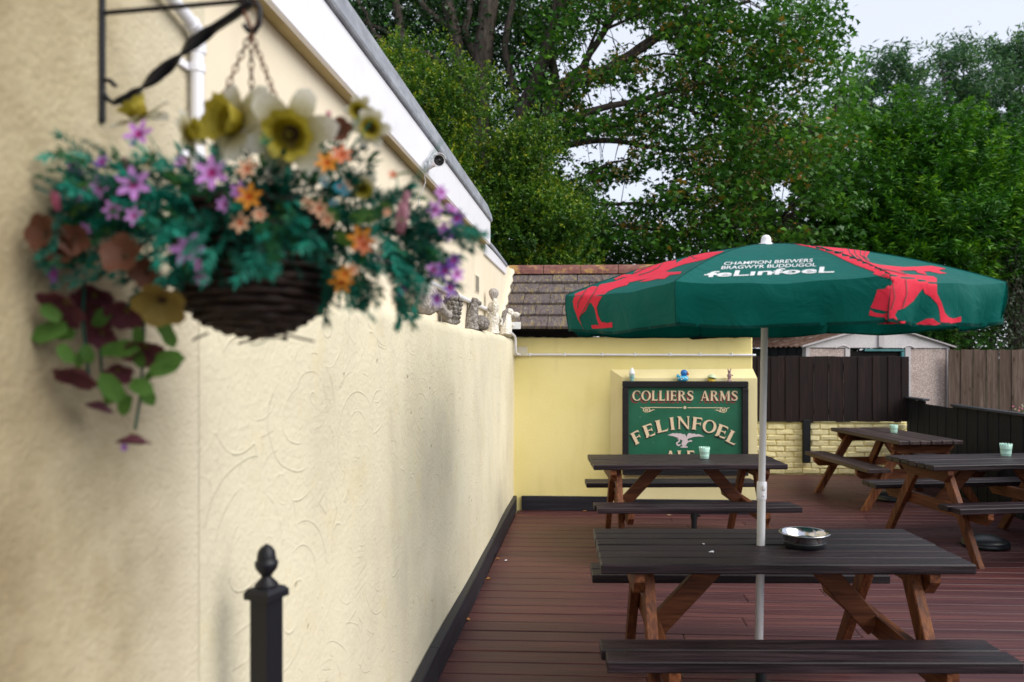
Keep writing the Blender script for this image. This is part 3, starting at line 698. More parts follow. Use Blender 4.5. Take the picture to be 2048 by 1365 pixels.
mb = MB(); blob(mb, (.012, .07, .055), (.070, .15, .060), 16, 10, None, 0, .12, 5); blob(mb, (.055, .03, .03), (.03, .06, .03), 12, 8, None, 0, .1, 6); mb.build('body', M_stoned, s3)
mb = MB(); tube(mb, [(-.04, -.06, 0), (-.035, -.05, .08), (-.03, -.02, .15), (-.025, .0, .20)], [.06, .05, .040, .034], 12); mb.build('neck', M_stoned, s3)
mb = MB(); blob(mb, (-.02, .015, .215), (.036, .05, .030), 12, 8, None, 0, .1, 3); blob(mb, (.01, .03, .205), (.020, .026, .018)); blob(mb, (-.03, -.02, .238), (.012, .014, .012)); mb.build('head', M_stoned, s3)
L3 = ledge(986, 665); s4 = empty('cherub_statue', L3); tag(s4, 'whitewashed child figure carrying a shell above its head at the ledge end', 'statue')
mb = MB(); lathe(mb, [(.06, 0), (.055, .03), (.048, .08), (.06, .13), (.05, .17), (.025, .19)], 14, (0, 0, 0), Matrix.Diagonal((1, 1.4, 1))); mb.build('body', M_stonew, s4)
mb = MB(); blob(mb, (0, .03, .235), (.052, .07, .055), 14, 10, None, 0, .05); blob(mb, (.03, .09, .225), (.012, .016, .012)); mb.build('head', M_stonew, s4)
mb = MB(); tube(mb, [(.02, -.06, .16), (.03, -.09, .22), (.02, -.03, .30)], .018, 8); tube(mb, [(.04, .06, .15), (.06, .14, .12), (.055, .10, .07)], .017, 8); mb.build('arm', M_stonew, s4)
mb = MB(); lathe(mb, [(.012, .29), (.03, .31), (.052, .345), (.055, .375), (.03, .40), (.004, .405)], 12, (0, .03, 0), Matrix.Diagonal((.8, 1.2, 1)), 0, lambda a, i: 1 + .1 * math.cos(a * 9)); mb.build('shell', M_stonel, s4)
L4 = ledge(1014, 674, -.84); s5 = empty('dog_statue', L4); tag(s5, 'pale stone dog with a floppy ear holding a blank plate at the wall corner', 'statue')
mb = MB(); tube(mb, [(0, -.10, .0), (0, -.06, .10), (0, .0, .17), (0, .03, .21)], [.06, .058, .045, .04], 12); mb.build('body', M_stonew, s5)
mb = MB(); blob(mb, (.02, .05, .235), (.045, .06, .045), 14, 10); blob(mb, (.075, .09, .215), (.045, .035, .032), 12, 8); blob(mb, (.118, .10, .222), (.010, .010, .009), 8, 6); mb.build('head', M_stonew, s5)
mb = MB(); tube(mb, [(.0, -.0, .265), (-.02, -.05, .23), (-.035, -.09, .14), (-.03, -.10, .07)], [.014, .026, .022, .008], 8); mb.build('ear', M_stoned, s5)
mb = MB(); box(mb, (.035, .02, .07), (.135, .035, .14), .003); mb.build('plate', mmw, s5)
mb = MB(); tube(mb, [(.02, .0, .14), (.05, .01, .11), (.06, .015, .10)], .015, 8); mb.build('paw', M_stonew, s5)

# ================================================================== SECURITY CAMERA
cc = onX(868, 322, XF + .05); cv = empty('security_camera', cc); tag(cv, 'white bullet security camera fixed to the white fascia board', 'security camera')
dirv = Vector((.30, -.93, -.22)).normalized(); Mq = dirv.to_track_quat('Z', 'Y').to_matrix() * 1.1
mb = MB(); lathe(mb, [(.0, -.09), (.022, -.09), (.027, -.08), (.029, .03), (.029, .055), (.025, .056), (.025, .045)], 20, (.02, 0, 0), Mq, 0, None, False); mb.build('body', M_pvc, cv)
mb = MB(); lathe(mb, [(.025, .046), (.014, .047), (.012, .052), (.0001, .053)], 18, (.02, 0, 0), Mq); mb.build('lens', M_glass, cv)
mb = MB(); tube(mb, [(-.049, .02, -.03), (-.03, .02, -.03), (.0, .02, -.015)], [.022, .012, .011], 10); lathe(mb, [(.026, 0), (.026, .012), (.02, .014)], 16, (-.0495, .02, -.03), Matrix.Rotation(PI / 2, 3, 'Y')); mb.build('mount', M_pvc, cv)
mb = MB(); prism(mb, [(math.cos(a) * .034, math.sin(a) * .034) for a in np.linspace(.2, PI - .2, 9)] + [(math.cos(a) * .031, math.sin(a) * .031) for a in np.linspace(PI - .2, .2, 9)], lambda a, b: Mq @ Vector((a, b, -.07)) + Vector((.02, 0, .003)), lambda a, b: Mq @ Vector((a, b, .07)) + Vector((.02, 0, .003))); mb.build('sunshade', M_pvc, cv)
mb = MB(); tube(mb, [cc + Vector((-.06, .03, -.05)), cc + Vector((-.058, .06, -.10)), Vector((XU + .01, cc.y + .1, 2.45)), Vector((XU + .008, cc.y + .1, 2.1))], .003, 6); mb.build('cable', M_pvc, cv, True)

# ================================================================== GATE POST WITH ACORN FINIAL
gp = onZ(535, 1182, 1.10); gp = at(533, 1180, 1.70)
post = empty('gate_post', (gp.x, gp.y, 0), math.radians(-19)); tag(post, 'slim black metal post with an acorn finial close to the cream wall', 'post')
zt = gp.z - .006; hw = .0248
mb = MB(); box(mb, (-hw, -hw, -.3), (hw, hw, zt - .008), .003); mb.build('shaft', M_black, post)
mb = MB(); hq = .0325; loft(mb, [[Vector((sx * h, sy * h, z)) for sx, sy in ((-1, -1), (1, -1), (1, 1), (-1, 1))] for h, z in ((hw + .002, zt - .012), (hq, zt - .010), (hq, zt + .004), (hq - .006, zt + .012), (.012, zt + .018))], smooth=False); mb.build('cap', M_black, post)
k = .0925 / 380. * 1.0
mb = MB(); lathe(mb, [(.022, zt + .015), (.0225, zt + .019), (.0105, zt + .033), (.0095, zt + .036), (.013, zt + .041), (.0205, zt + .052), (.0225, zt + .062), (.0222, zt + .067), (.0185, zt + .069), (.0185, zt + .075), (.0165, zt + .088), (.011, zt + .097), (.005, zt + .1015), (.0012, zt + .104)], 24, (0, 0, 0), None, 0, lambda a, i: 1.08 + (.018 * math.cos(a * 12) if i >= 8 else 0)); mb.build('finial', M_black, post)

# ================================================================== PICNIC TABLES
TL = 1.55
def make_table():
    r = empty('picnic_table', (0, 0, 0))
    tp = cbox(MB(), (0, 0, 0), (TL, .1095, .042), None, .006).mesh('tabletop_plank', M_dark)
    for i in range(6): inst('tabletop_plank', tp, r, (random.uniform(-.004, .004), -.2925 + i * .117, .719 + random.uniform(-.0015, .0015)))
    bp = cbox(MB(), (0, 0, 0), (TL, .120, .042), None, .004).mesh('bench_plank', M_dark)
    for yy in (-.61, -.485, .57, .695): inst('bench_plank', bp, r, (random.uniform(-.012, .012), yy, .439 + random.uniform(-.0015, .0015)))
    for sx in (-1, 1):
        x = sx * .565
        for sy, yb in ((-1, -.60), (1, .66)):
            mb = MB(); beam(mb, (x, sy * .19, .688), (x, yb, .0), .046, .095, Vector((1, 0, 0)))
            lo = [i for i, v in enumerate(mb.v) if v[2] < .035]
            for i in lo: mb.v[i] = (mb.v[i][0], mb.v[i][1], .0015)
            mb.build('leg', M_leg, r)
        mb = MB(); xi = x + sx * .048
        prism(mb, [(-.33, .697), (.33, .697), (.33, .66), (.27, .60), (-.27, .60), (-.33, .66)], lambda a, b: Vector((xi - .022, a, b)), lambda a, b: Vector((xi + .022, a, b))); mb.build('top_bearer', M_bearer, r)
        mb = MB(); xj = x - sx * .048
        prism(mb, [(-.67, .417), (.755, .417), (.755, .375), (.70, .322), (-.615, .322), (-.67, .375)], lambda a, b: Vector((xj - .022, a, b)), lambda a, b: Vector((xj + .022, a, b))); mb.build('seat_bearer', M_bearer, r)
        mb = MB(); beam(mb, (sx * .50, .02, .36), (sx * .20, .0, .690), .046, .095, Vector((0, 1, 0))); mb.build('brace', M_brace, r)
    return r
proto = make_table()
LABT = ['dark picnic table nearest the camera with the parasol pole through its top', 'dark picnic table in front of the green pub sign',
        'dark picnic table cut off by the photo edge beside the black fence', 'brown picnic table standing end-on in front of the painted brick wall']
def table_at(t, P, Q, lab):
    """P: midpoint of the near long edge, Q: midpoint of the far long edge, both on the top"""
    d = (Q - P); d.z = 0; a = math.atan2(d.y, d.x) - PI / 2; c = (P + Q) / 2
    t.location = (c.x, c.y, 0); t.rotation_euler = (0, 0, a); tag(t, lab, 'picnic table', 'picnic tables on the deck'); return t
t1 = proto; t2 = copy_tree(proto); t3 = copy_tree(proto); t4 = copy_tree(proto)
worn = {}
for ch in [o for o in bpy.data.objects if o.parent == t4 and 'plank' in o.name]:
    if ch.data.name not in worn: q = ch.data.copy(); q.materials[0] = M_dark2; worn[ch.data.name] = q
    ch.data = worn[ch.data.name]
table_at(t1, at(1582, 1130, 3.285), at(1492, 1057, 3.985), LABT[0]); t1.rotation_euler.z += math.radians(-1.4)
table_at(t2, at(1380, 928, 6.36), at(1352, 909.5, 6.97), LABT[1])
e = at(1848, 928, 6.38); e2 = at(1764, 905, 7.0); u = Vector((math.cos(PSI), math.sin(PSI), 0)) * (TL / 2)
table_at(t3, e + u, e2 + u, LABT[2])
P1 = at(1797, 884, 8.06); P2 = at(1652, 853.5, 9.72); dd = (P2 - P1); dd.z = 0; dd.normalize(); nn = Vector((dd.y, -dd.x, 0))
c = P1 + dd * (TL / 2) + nn * .35
t4.location = (c.x, c.y, 0); t4.rotation_euler = (0, 0, math.atan2(-dd.y, -dd.x)); tag(t4, LABT[3], 'picnic table', 'picnic tables on the deck')

# ------------------------------------------------------------------ parasol bases
def make_base(stub=True):
    r = empty('parasol_base', (0, 0, 0))
    mb = MB(); lathe(mb, [(.175, .001), (.185, .008), (.187, .03), (.180, .036), (.183, .040), (.183, .048), (.165, .064), (.12, .082), (.06, .094), (.03, .098), (.0001, .098)], 36); mb.build('foot', M_blackp, r)
    if stub:
        mb = MB(); tube(mb, [(0, 0, .09), (0, 0, .25)], .0235, 14); tube(mb, [(0, 0, .235), (0, 0, .285)], .030, 14); blob(mb, (.040, 0, .26), (.016, .008, .012)); mb.build('tube', M_blackp, r)
    return r
GB = 'black parasol bases under the tables'
b2 = tag(make_base(), 'black parasol base with a short tube under the table by the pub sign', 'parasol base', GB)
p = at(1388, 1092, 6.70); b2.location = (p.x, p.y, 0)
b3 = tag(make_base(False), 'low round black parasol base under the table by the photo edge', 'parasol base', GB); p = onZ(1971, 1093, .0); b3.location = (p.x, p.y, 0)
b4 = tag(make_base(False), 'black parasol base under the brown table by the brick wall', 'parasol base', GB); p = onZ(1782, 1000, .0); b4.location = (p.x, p.y, 0)

# ================================================================== GREEN PARASOL
hole = at(1521.5, 1090, 3.634)
par = empty('beer_parasol', (hole.x, hole.y, 0)); tag(par, 'green and red printed parasol standing through the nearest table', 'parasol')
topc = at(1532, 489, 3.64); tilt = Vector((topc.x - hole.x, topc.y - hole.y, topc.z - .74)); lean = tilt / tilt.z
def pole(z): return Vector((hole.x, hole.y, 0)) + Vector((lean.x * (z - .74), lean.y * (z - .74), z))
zj = 1.6 - (975 - CY) / FPX * 3.634
mb = MB(); tube(mb, [pole(.24), pole(zj + .02)], .0185, 18); mb.build('lower_pole', M_pole, par, True)
mb = MB(); tube(mb, [pole(zj - .05), pole(topc.z - .01)], .0155, 18); mb.build('upper_pole', M_pole, par, True)
mb = MB(); tube(mb, [pole(zj - .055), pole(zj - .05), pole(zj + .022), pole(zj + .027)], [.0205, .0225, .0225, .019], 18); blob(mb, pole(zj) + Vector((.004, -.022, .0)), (.010, .008, .014)); blob(mb, pole(zj - .035) + Vector((.004, -.021, .0)), (.006, .006, .006)); mb.build('tilt_collar', M_pvc, par, True)
mb = MB(); lathe(mb, [(.183, .001), (.187, .03), (.180, .036), (.183, .048), (.165, .064), (.06, .094), (.0001, .098)], 36, (hole.x, hole.y, 0)); tube(mb, [(hole.x, hole.y, .09), (hole.x, hole.y, .26)], .024, 14); tube(mb, [(hole.x, hole.y, .245), (hole.x, hole.y, .285)], .030, 14); mb.build('base', M_blackp, par, True)
# canopy: eight panels with hanging valance
NP, RC = 8, .945
CT = Vector((topc.x + .012, topc.y, topc.z)); TILT = Matrix.Rotation(-math.radians(.7), 3, 'Y'); ROT0 = math.radians(-80.7) + PSI
DROP, VAL = .242, .156
vr = random.Random(11)
def rimdir(i): a = ROT0 + 2 * PI * i / NP; return Vector((math.cos(a), math.sin(a), 0))
def cano(k, a, m):
    """point on panel k: a across 0..1, m 0..1 apex to eave, 1..2 down the valance"""
    d0, d1 = rimdir(k), rimdir(k + 1); mm = min(m, 1.0)
    if m <= 1:
        r = RC * mm; z = -DROP * (.40 * mm + .60 * mm * mm)
        p = (d0 * (1 - a) + d1 * a) * r; s = math.sin(PI * a)
        p.z = z - .020 * s * math.sin(PI * min(mm * .8, 1)) ** 1.0 * mm + .004 * (1 - s) * mm + .0028 * math.sin(a * 17 + k * 2.3 + mm * 5) * mm * mm * s + .004 * math.exp(-((a - .5) ** 2 - .25) ** 2 * 900) * mm
    else:
        q = m - 1; s = math.sin(PI * a); out = (d0 + d1).normalized()
        z0 = -DROP - .020 * s * math.sin(PI * .8) + .004 * (1 - s)
        side = abs(out.x); p = (d0 * (1 - a) + d1 * a) * RC
        fold = (.012 * math.sin(a * 11 + k * 2.1 + q * 1.6) + .006 * math.sin(a * 23 + k * 1.3 - q * 2)) * q * (1.4 if k in (0, 1, 2) else .7) + .004 * math.sin(a * 41 + k) * q * q
        p = p + out * ((.010 * math.sin(min(q * 2.5, 1) * PI / 2) - .030 * q) * (1 + .2 * s) + fold)
        p.z = z0 - VAL * q - .004 * math.sin(a * 9 + k * 1.7) * q
    return TILT @ p + CT
cpar = empty('canopy', (0, 0, 0)); bpy.data.objects.remove(cpar)
allv, allf = [], []
ms = list(np.linspace(.03, 1, 16)) + [1.03, 1.08, 1.16, 1.28, 1.42, 1.56, 1.7, 1.85, 2.0]; NA = 22
for k in range(NP):
    mb = MB()
    for sub_ in ([m for m in ms if m <= 1], [m for m in ms if m >= 1]):
        vs = [cano(k, j / NA, m) for m in sub_ for j in range(NA + 1)]
        fs = [(i * (NA + 1) + j, (i + 1) * (NA + 1) + j, (i + 1) * (NA + 1) + j + 1, i * (NA + 1) + j + 1) for i in range(len(sub_) - 1) for j in range(NA)]
        b_ = len(allv); allv += vs; allf += [tuple(b_ + i for i in f) for f in fs]
        mb.add(vs, fs, 0, True)
    mb.build('canopy_panel', M_green, par, True)
for k in range(NP):
    mb = MB(); pts = [cano(k, 0, m) + Vector((0, 0, -.012)) for m in (.05, .4, .75, .99)]; tube(mb, pts, .006, 6); mb.build('rib', M_pole, par, True)
    mb = MB(); tube(mb, [pole(1.78) + rimdir(k) * .03, cano(k, 0, .55) + Vector((0, 0, -.02))], .005, 6); mb.build('stretcher', M_pole, par, True)
M_seam = m_fabric('canopy_seam', (.0006, .055, .047), (.0005, .045, .04))
for k in range(NP):
    mb = MB(); tube(mb, [cano(k, 0, m) + Vector((0, 0, .0006)) for m in np.linspace(.04, 1, 14)] + [cano(k, 0, m) + (rimdir(k) * .0006) for m in (1.1, 1.4, 1.7, 2.0)], .0019, 5); mb.build('seam', M_seam, par, True)
    mb = MB(); E_ = [(cano(k, t, 1.93), cano(k, t, 2.0)) for t in np.linspace(0, 1, 40)]; o_ = (rimdir(k) + rimdir(k + 1)).normalized() * .0013
    mb.add([p for a, b in E_ for p in (a + o_, b + o_)], [(i * 2, i * 2 + 1, i * 2 + 3, i * 2 + 2) for i in range(39)], 0, True); mb.build('hem', M_seam, par, True)
mb = MB(); tube(mb, [pole(1.74), pole(1.80)], .032, 16); mb.build('runner', M_pvc, par, True)
zt = topc.z
mb = MB(); lathe(mb, [(.040, -.008), (.040, .0), (.024, .006), (.0225, .022), (.020, .032), (.013, .040), (.004, .043), (.0001, .0432)], 20, pole(zt + .0)); mb.build('finial', M_pvc, par, True)
BV = BVHTree.FromPolygons(allv, allf)
def onto(px, py, off):
    r = ray(px, py); d = r.normalized(); loc, nrm, idx, dist = BV.ray_cast(CAM, d)
    k_ = 0
    while loc is None and k_ < 40:
        k_ += 1; loc, nrm, idx, dist = BV.ray_cast(CAM, ray(px + (1532 - px) * .004 * k_, py + 1.0 * k_).normalized())
    if loc is None: loc, nrm, idx, dist = BV.find_nearest(CAM + r * 3.1)
    if nrm.dot(d) > 0: nrm = -nrm
    return loc + nrm * off
def decal(polys, name, m, off, step=5.0):
    """printed shapes: outlines filled with small triangles laid on the cloth"""
    mb = MB()
    for pi, poly in enumerate(polys):
        pts = []
        for i, a in enumerate(poly):
            b = poly[(i + 1) % len(poly)]; L = math.hypot(b[0] - a[0], b[1] - a[1]); n = max(1, int(L / step))
            pts += [(a[0] + (b[0] - a[0]) * t / n, a[1] + (b[1] - a[1]) * t / n) for t in range(n)]
        ne = len(pts); xs = [p[0] for p in pts]; ys = [p[1] for p in pts]
        def inside(x, y):
            c = False; j = ne - 1
            for i in range(ne):
                if (pts[i][1] > y) != (pts[j][1] > y) and x < (pts[j][0] - pts[i][0]) * (y - pts[i][1]) / (pts[j][1] - pts[i][1]) + pts[i][0]: c = not c
                j = i
            return c
        allp = [Vector(p) for p in pts]
        gx = min(xs)
        while gx < max(xs):
            gy = min(ys)
            while gy < max(ys):
                if inside(gx, gy): allp.append(Vector((gx + .13, gy + .07)))
                gy += step
            gx += step
        V, E, Fc, *_ = geometry.delaunay_2d_cdt(allp, [(i, (i + 1) % ne) for i in range(ne)], [], 0, 1e-4)
        vs = [onto(v.x, v.y, off + pi * .00025) for v in V]; fs = []
        for f in Fc:
            cx = sum(V[i].x for i in f) / len(f); cy = sum(V[i].y for i in f) / len(f)
            if inside(cx, cy): fs.append(tuple(f))
        mb.add(vs, fs, 0, True)
    return mb.build(name, m, par, True)
def rx(L, s, ox, oy): return [(ox + x * s, oy + y * s) for x, y in L]
RD = [[(200, 118), (420, 135), (640, 155), (820, 178), (790, 225), (830, 275), (900, 290), (1000, 300), (1090, 308), (1200, 305), (1320, 298), (1400, 312), (1440, 322), (1385, 332), (1395, 345), (1450, 360), (1390, 362), (1300, 342), (1262, 345), (1285, 372), (1210, 355), (1190, 335), (1100, 335), (1060, 338), (1140, 370), (1240, 375), (1340, 385), (1365, 402), (1365, 520), (1400, 590), (1430, 680), (1460, 715), (1500, 728), (1562, 710), (1565, 752), (1480, 768), (1395, 755), (1385, 660), (1370, 610), (1310, 545), (1265, 520), (1250, 480), (1215, 520), (1170, 585), (1100, 640), (1040, 660), (1020, 700), (1045, 740), (1000, 722), (950, 738), (935, 715), (880, 715), (810, 700), (820, 655), (860, 680), (930, 692), (975, 672), (822, 640), (850, 580), (880, 490), (940, 485), (985, 440), (985, 402), (900, 378), (845, 365), (860, 350), (780, 320), (700, 290), (600, 245), (500, 195), (380, 155)],
      [(880, 772), (980, 752), (1110, 748), (1118, 764), (1000, 775)], [(1190, 772), (1280, 728), (1330, 725), (1370, 758), (1400, 770), (1350, 782)]]
LD = [[(132, 575), (290, 505), (340, 510), (360, 490), (480, 465), (600, 425), (560, 425), (500, 450), (480, 440), (560, 402), (600, 400), (640, 398), (690, 358), (720, 348), (800, 312), (900, 284), (950, 270), (1030, 248), (1035, 300), (1100, 262), (1190, 236), (1180, 262), (1230, 255), (1110, 240), (1200, 212), (1300, 194), (1330, 192), (1310, 205), (1465, 192), (1300, 265), (1100, 310), (1000, 345), (940, 375), (980, 380), (1085, 375), (1070, 395), (980, 405), (930, 440), (870, 440), (780, 460), (705, 468), (780, 440), (830, 430), (720, 450), (620, 470), (600, 495), (500, 520), (430, 550), (380, 590), (350, 640), (330, 690), (340, 760), (370, 820), (430, 832), (445, 825), (466, 822), (470, 868), (400, 875), (290, 880), (280, 850), (320, 845), (350, 850), (330, 790), (310, 700), (280, 650), (265, 650), (230, 720), (190, 760), (175, 790), (160, 760), (205, 875), (215, 888), (165, 800), (125, 690), (118, 640)]]
decal([rx(q, 500 / 2048, 1540, 460) for q in RD], 'dragon_print', M_red, .0016)
decal([rx(q, 460 / 2048, 1120, 460) for q in LD], 'dragon_print', M_red, .0016)
def thick(L, w):
    A, B = [], []
    for i, (x, y) in enumerate(L):
        a = L[max(i - 1, 0)]; c = L[min(i + 1, len(L) - 1)]; dx, dy = c[0] - a[0], c[1] - a[1]; l = math.hypot(dx, dy); A.append((x - dy / l * w, y + dx / l * w)); B.append((x + dy / l * w, y - dx / l * w))
    return A + B[::-1]
ln = [[(640, 155), (655, 200), (715, 245)], [(692, 168), (700, 210), (755, 255)], [(742, 172), (740, 212), (800, 265)], [(785, 180), (766, 222), (822, 275)], [(1105, 405), (1115, 520), (1080, 635)], [(1000, 442), (1016, 560), (985, 655)], [(880, 320), (1000, 345), (1120, 372)], [(420, 150), (520, 185), (600, 190)]]
decal([rx(thick(q, 2.6), 500 / 2048, 1540, 460) for q in ln], 'dragon_outline', M_green, .0036, 4.0)
decal([rx(thick(q, 2.6), 460 / 2048, 1120, 460) for q in ([(930, 280), (880, 340), (800, 380), (700, 410)], [(840, 300), (760, 350), (640, 402)], [(340, 512), (290, 590), (175, 780)], [(240, 530), (170, 640), (160, 700)])], 'dragon_outline', M_green, .0036, 4.0)
def text_polys(txt, bold=0.0):
    cu = bpy.data.curves.new('print_text', 'FONT'); cu.body = txt; cu.offset = bold; cu.resolution_u = 4
    o = bpy.data.objects.new('print_text', cu); COL.objects.link(o); dg = bpy.context.evaluated_depsgraph_get()
    me = o.evaluated_get(dg).to_mesh(); V = [v.co.copy() for v in me.vertices]; Fs = [tuple(p.vertices) for p in me.polygons]
    o.evaluated_get(dg).to_mesh_clear(); bpy.data.objects.remove(o); bpy.data.curves.remove(cu); return V, Fs
def print_text(mb, txt, corners, bold, off):
    """corners: lower left, lower right, upper left, upper right of the word on the photograph"""
    V, Fs = text_polys(txt, bold); x0 = min(v.x for v in V); x1 = max(v.x for v in V); y0 = min(v.y for v in V); y1 = max(v.y for v in V)
    out = []
    for v in V:
        a = (v.x - x0) / (x1 - x0); b = (v.y - y0) / (y1 - y0); c = corners
        X = (c[0][0] * (1 - a) + c[1][0] * a) * (1 - b) + (c[2][0] * (1 - a) + c[3][0] * a) * b
        Y = (c[0][1] * (1 - a) + c[1][1] * a) * (1 - b) + (c[2][1] * (1 - a) + c[3][1] * a) * b
        out.append(onto(X, Y, off))
    mb.add(out, Fs)
mb = MB()
print_text(mb, 'CHAMPION BREWERS', ((1447, 531.6), (1625, 525.6), (1449, 525.6), (1627, 518.6)), .012, .0022)
mb.build('lettering', M_wprint, par, True); mb = MB()
print_text(mb, 'BRAGWYR BUDDUGOL', ((1442, 540), (1632, 534.2), (1444, 533.6), (1634, 527.4)), .012, .0022)
mb.build('lettering', M_wprint, par, True); mb = MB()
print_text(mb, 'feL\u0131nfoeL', ((1412, 556), (1668, 546.5), (1417, 544.5), (1670, 534)), .022, .0022)
for a, b in (((1408, 550.5), (1452, 549)), ((1543, 546.8), (1584, 544.6))):
    q = [a, b, (b[0], b[1] + 1.8), (a[0], a[1] + 1.8)]; mb.add([onto(x, y, .0024) for x, y in q], [(0, 1, 2, 3)])
mb.build('lettering', M_wprint, par, True)

# ================================================================== THINGS ON THE TABLES
def make_bucket(p, lab, h=.098):
    r = empty('mint_bucket', p); tag(r, lab, 'bucket', 'scalloped mint buckets on the tables'); n = 48; mb = MB(); s = h / .1
    prof = [(.036, 0), (.0365, .002), (.0385, .018), (.0395, .02), (.0385, .022), (.042, .055), (.043, .057), (.042, .06), (.0475, .088)]
    vs = []
    for inner in (0, 1):
        for i, (rr, z) in enumerate(prof if not inner else prof[::-1]):
            for j in range(n):
                a = 2 * PI * j / n; last = (i == len(prof) - 1) if not inner else (i == 0)
                zz = z + (abs(math.sin(a * 7)) * .012 if last else 0); r_ = rr - (.0012 if inner else 0)
                vs.append(Vector((r_ * math.cos(a) * s, r_ * math.sin(a) * s, (zz + (.0012 if inner and z == 0 else 0)) * s)))
    k = len(prof) * 2; fs = [(i * n + j, i * n + (j + 1) % n, (i + 1) * n + (j + 1) % n, (i + 1) * n + j) for i in range(k - 1) for j in range(n)]
    mb.add(vs, fs, 0, True); mb.add(vs[:n], [tuple(range(n))[::-1]]); mb.add(vs[-n:], [tuple(range(n))]); mb.build('bucket', M_mint, r)
    mb = MB()
    for j in range(14): a = 2 * PI * (j + .5) / 14; lathe(mb, [(.0032, 0), (.0022, .0012)], 8, (.0452 * s * math.cos(a), .0452 * s * math.sin(a), .078 * s), Vector((math.cos(a), math.sin(a), -.1)).to_track_quat('Z', 'Y').to_matrix())
    mb.build('eyelets', M_mint, r); return r
TT = .7405
make_bucket(onZ(1409, 917, TT), 'mint bucket on the table in front of the pub sign')
make_bucket(onZ(1788, 866, TT), 'mint bucket on the brown end-on table by the brick wall', .092)
make_bucket(onZ(2012, 912, TT), 'mint bucket on the table by the black fence at the photo edge', .108)
bp = onZ(1609, 1093, TT); bowl = empty('dog_bowl', bp); tag(bowl, 'round stainless steel dog bowl on the nearest table', 'bowl')
mb = MB(); lathe(mb, [(.080, 0), (.086, .003), (.092, .02), (.094, .05), (.108, .060), (.1125, .0625), (.1115, .0655), (.104, .066), (.097, .060), (.088, .035), (.078, .014), (.05, .008), (.0001, .007)], 48); mb.build('bowl_shell', M_steel, bowl)
mb = MB(); lathe(mb, [(.0801, .0005), (.0868, .003), (.0935, .022), (.0938, .030), (.0925, .02), (.0855, .0012)], 48, caps=False); mb.build('rubber_skirt', M_blackp, bowl)
M_water = mat('bowl_water', (.25, .28, .3), .03, 0, .8)
mb = MB(); lathe(mb, [(.0845, .028), (.0001, .0281)], 40, caps=False); mb.build('water', M_water, bowl)
def scrap(px, py, z, s, m, name, lab, seed, cat):
    p = onZ(px, py, z); r2 = random.Random(seed); mb = MB(); n = 9; a0 = r2.random() * 6
    vs = [Vector((0, 0, .004 * s / .03))] + [Vector((s * (1.0 if i % 2 else .6) * math.cos(2 * PI * i / n) * 1.3, s * .6 * math.sin(2 * PI * i / n), .002 + r2.random() * .006)) for i in range(n)]
    mb.add(vs, [(0, i + 1, (i + 1) % n + 1) for i in range(n)]); o = mb.build(name, m, None, False, (p.x, p.y, z)); o.rotation_euler.z = a0
    tag(o, lab, cat)
M_fallen = m_plain('fallen_leaf', (.42, .20, .05), (.30, .12, .03)); M_paper = mat('white_scrap', (.75, .77, .82), .5)
scrap(1423, 1106, TT, .016, M_paper, 'white_feather', 'small white feather lying on the nearest table top', 1, 'feather')
scrap(1407, 1090, TT, .007, M_paper, 'paper_scrap', 'tiny pale scrap behind the feather on the nearest table', 5, 'scrap')
scrap(1171, 1023, .001, .028, M_fallen, 'fallen_leaf', 'orange fallen leaf on the deck by the dark skirting of the end wall', 2, 'leaf')
scrap(1053, 1019, .001, .030, M_fallen, 'fallen_leaf', 'yellowish fallen leaf in the far inside corner of the deck', 3, 'leaf')
scrap(977, 1158, .001, .028, M_fallen, 'fallen_leaf', 'brown fallen leaf against the long skirting halfway along', 4, 'leaf')
scrap(936, 1240, .001, .022, M_fallen, 'fallen_leaf', 'curled fallen leaf against the long skirting nearest the camera', 6, 'leaf')
scrap(996, 1118, .001, .022, M_fallen, 'fallen_leaf', 'small tan fallen leaf against the skirting near the white scrap', 7, 'leaf')
scrap(1012, 1122, .001, .016, M_paper, 'paper_scrap', 'small white paper scrap on the deck boards near the long skirting', 8, 'scrap')
scrap(1338, 1031, .001, .026, m_plain('pale_leaf', (.6, .46, .28)), 'fallen_leaf', 'pale dry leaf on the deck below the bench by the pub sign', 9, 'leaf')

# ================================================================== BRICK WALL, FENCES, GARAGE
bw = empty('brick_wall', (3, YF, 0)); tag(bw, 'low yellow painted brick wall under the dark fence at the deck end', 'wall')
mb = MB(); box(mb, (1.0, YF + .02, -.3), (XR + .6, YF + .24, .70), .004); mb.build('mortar_bed', m_yellow('painted_mortar', (.74, .63, .28), (.80, .70, .34), .8), bw, True)
brick_mes = []
for v in range(4):
    mb = MB(); cbox(mb, (0, 0, 0), (.230, .06, .071), None, .012); r2 = random.Random(v)
    mb.v = [(a + r2.uniform(-.003, .003), b + r2.uniform(-.008, .004), c + r2.uniform(-.003, .003)) for a, b, c in mb.v]; brick_mes.append(mb.mesh('brick', M_brick))
nb = 0
for row in range(9):
    x = 1.70 - (.118 if row % 2 else 0) ; z = .035 + row * .0755
    while x < XR:
        if nb < 299: inst('brick', brick_mes[random.randrange(4)], bw, (x + .11 - 3, .030 + random.uniform(-.006, .004), z + random.uniform(-.004, .004)), (random.uniform(-.03, .03), random.uniform(-.022, .022), random.uniform(-.012, .012)), (random.uniform(.97, 1.03), 1, random.uniform(.93, 1.06))); nb += 1
        x += .236
p0 = onY(1609, 850, YF); mb = MB(); box(mb, (p0.x - .038, YF - .085, 1.6 - (927 - CY) / FPX * 10.75), (p0.x + .062, YF - .022, .74), .005); mb.build('fence_post', M_fblack, bw, True)
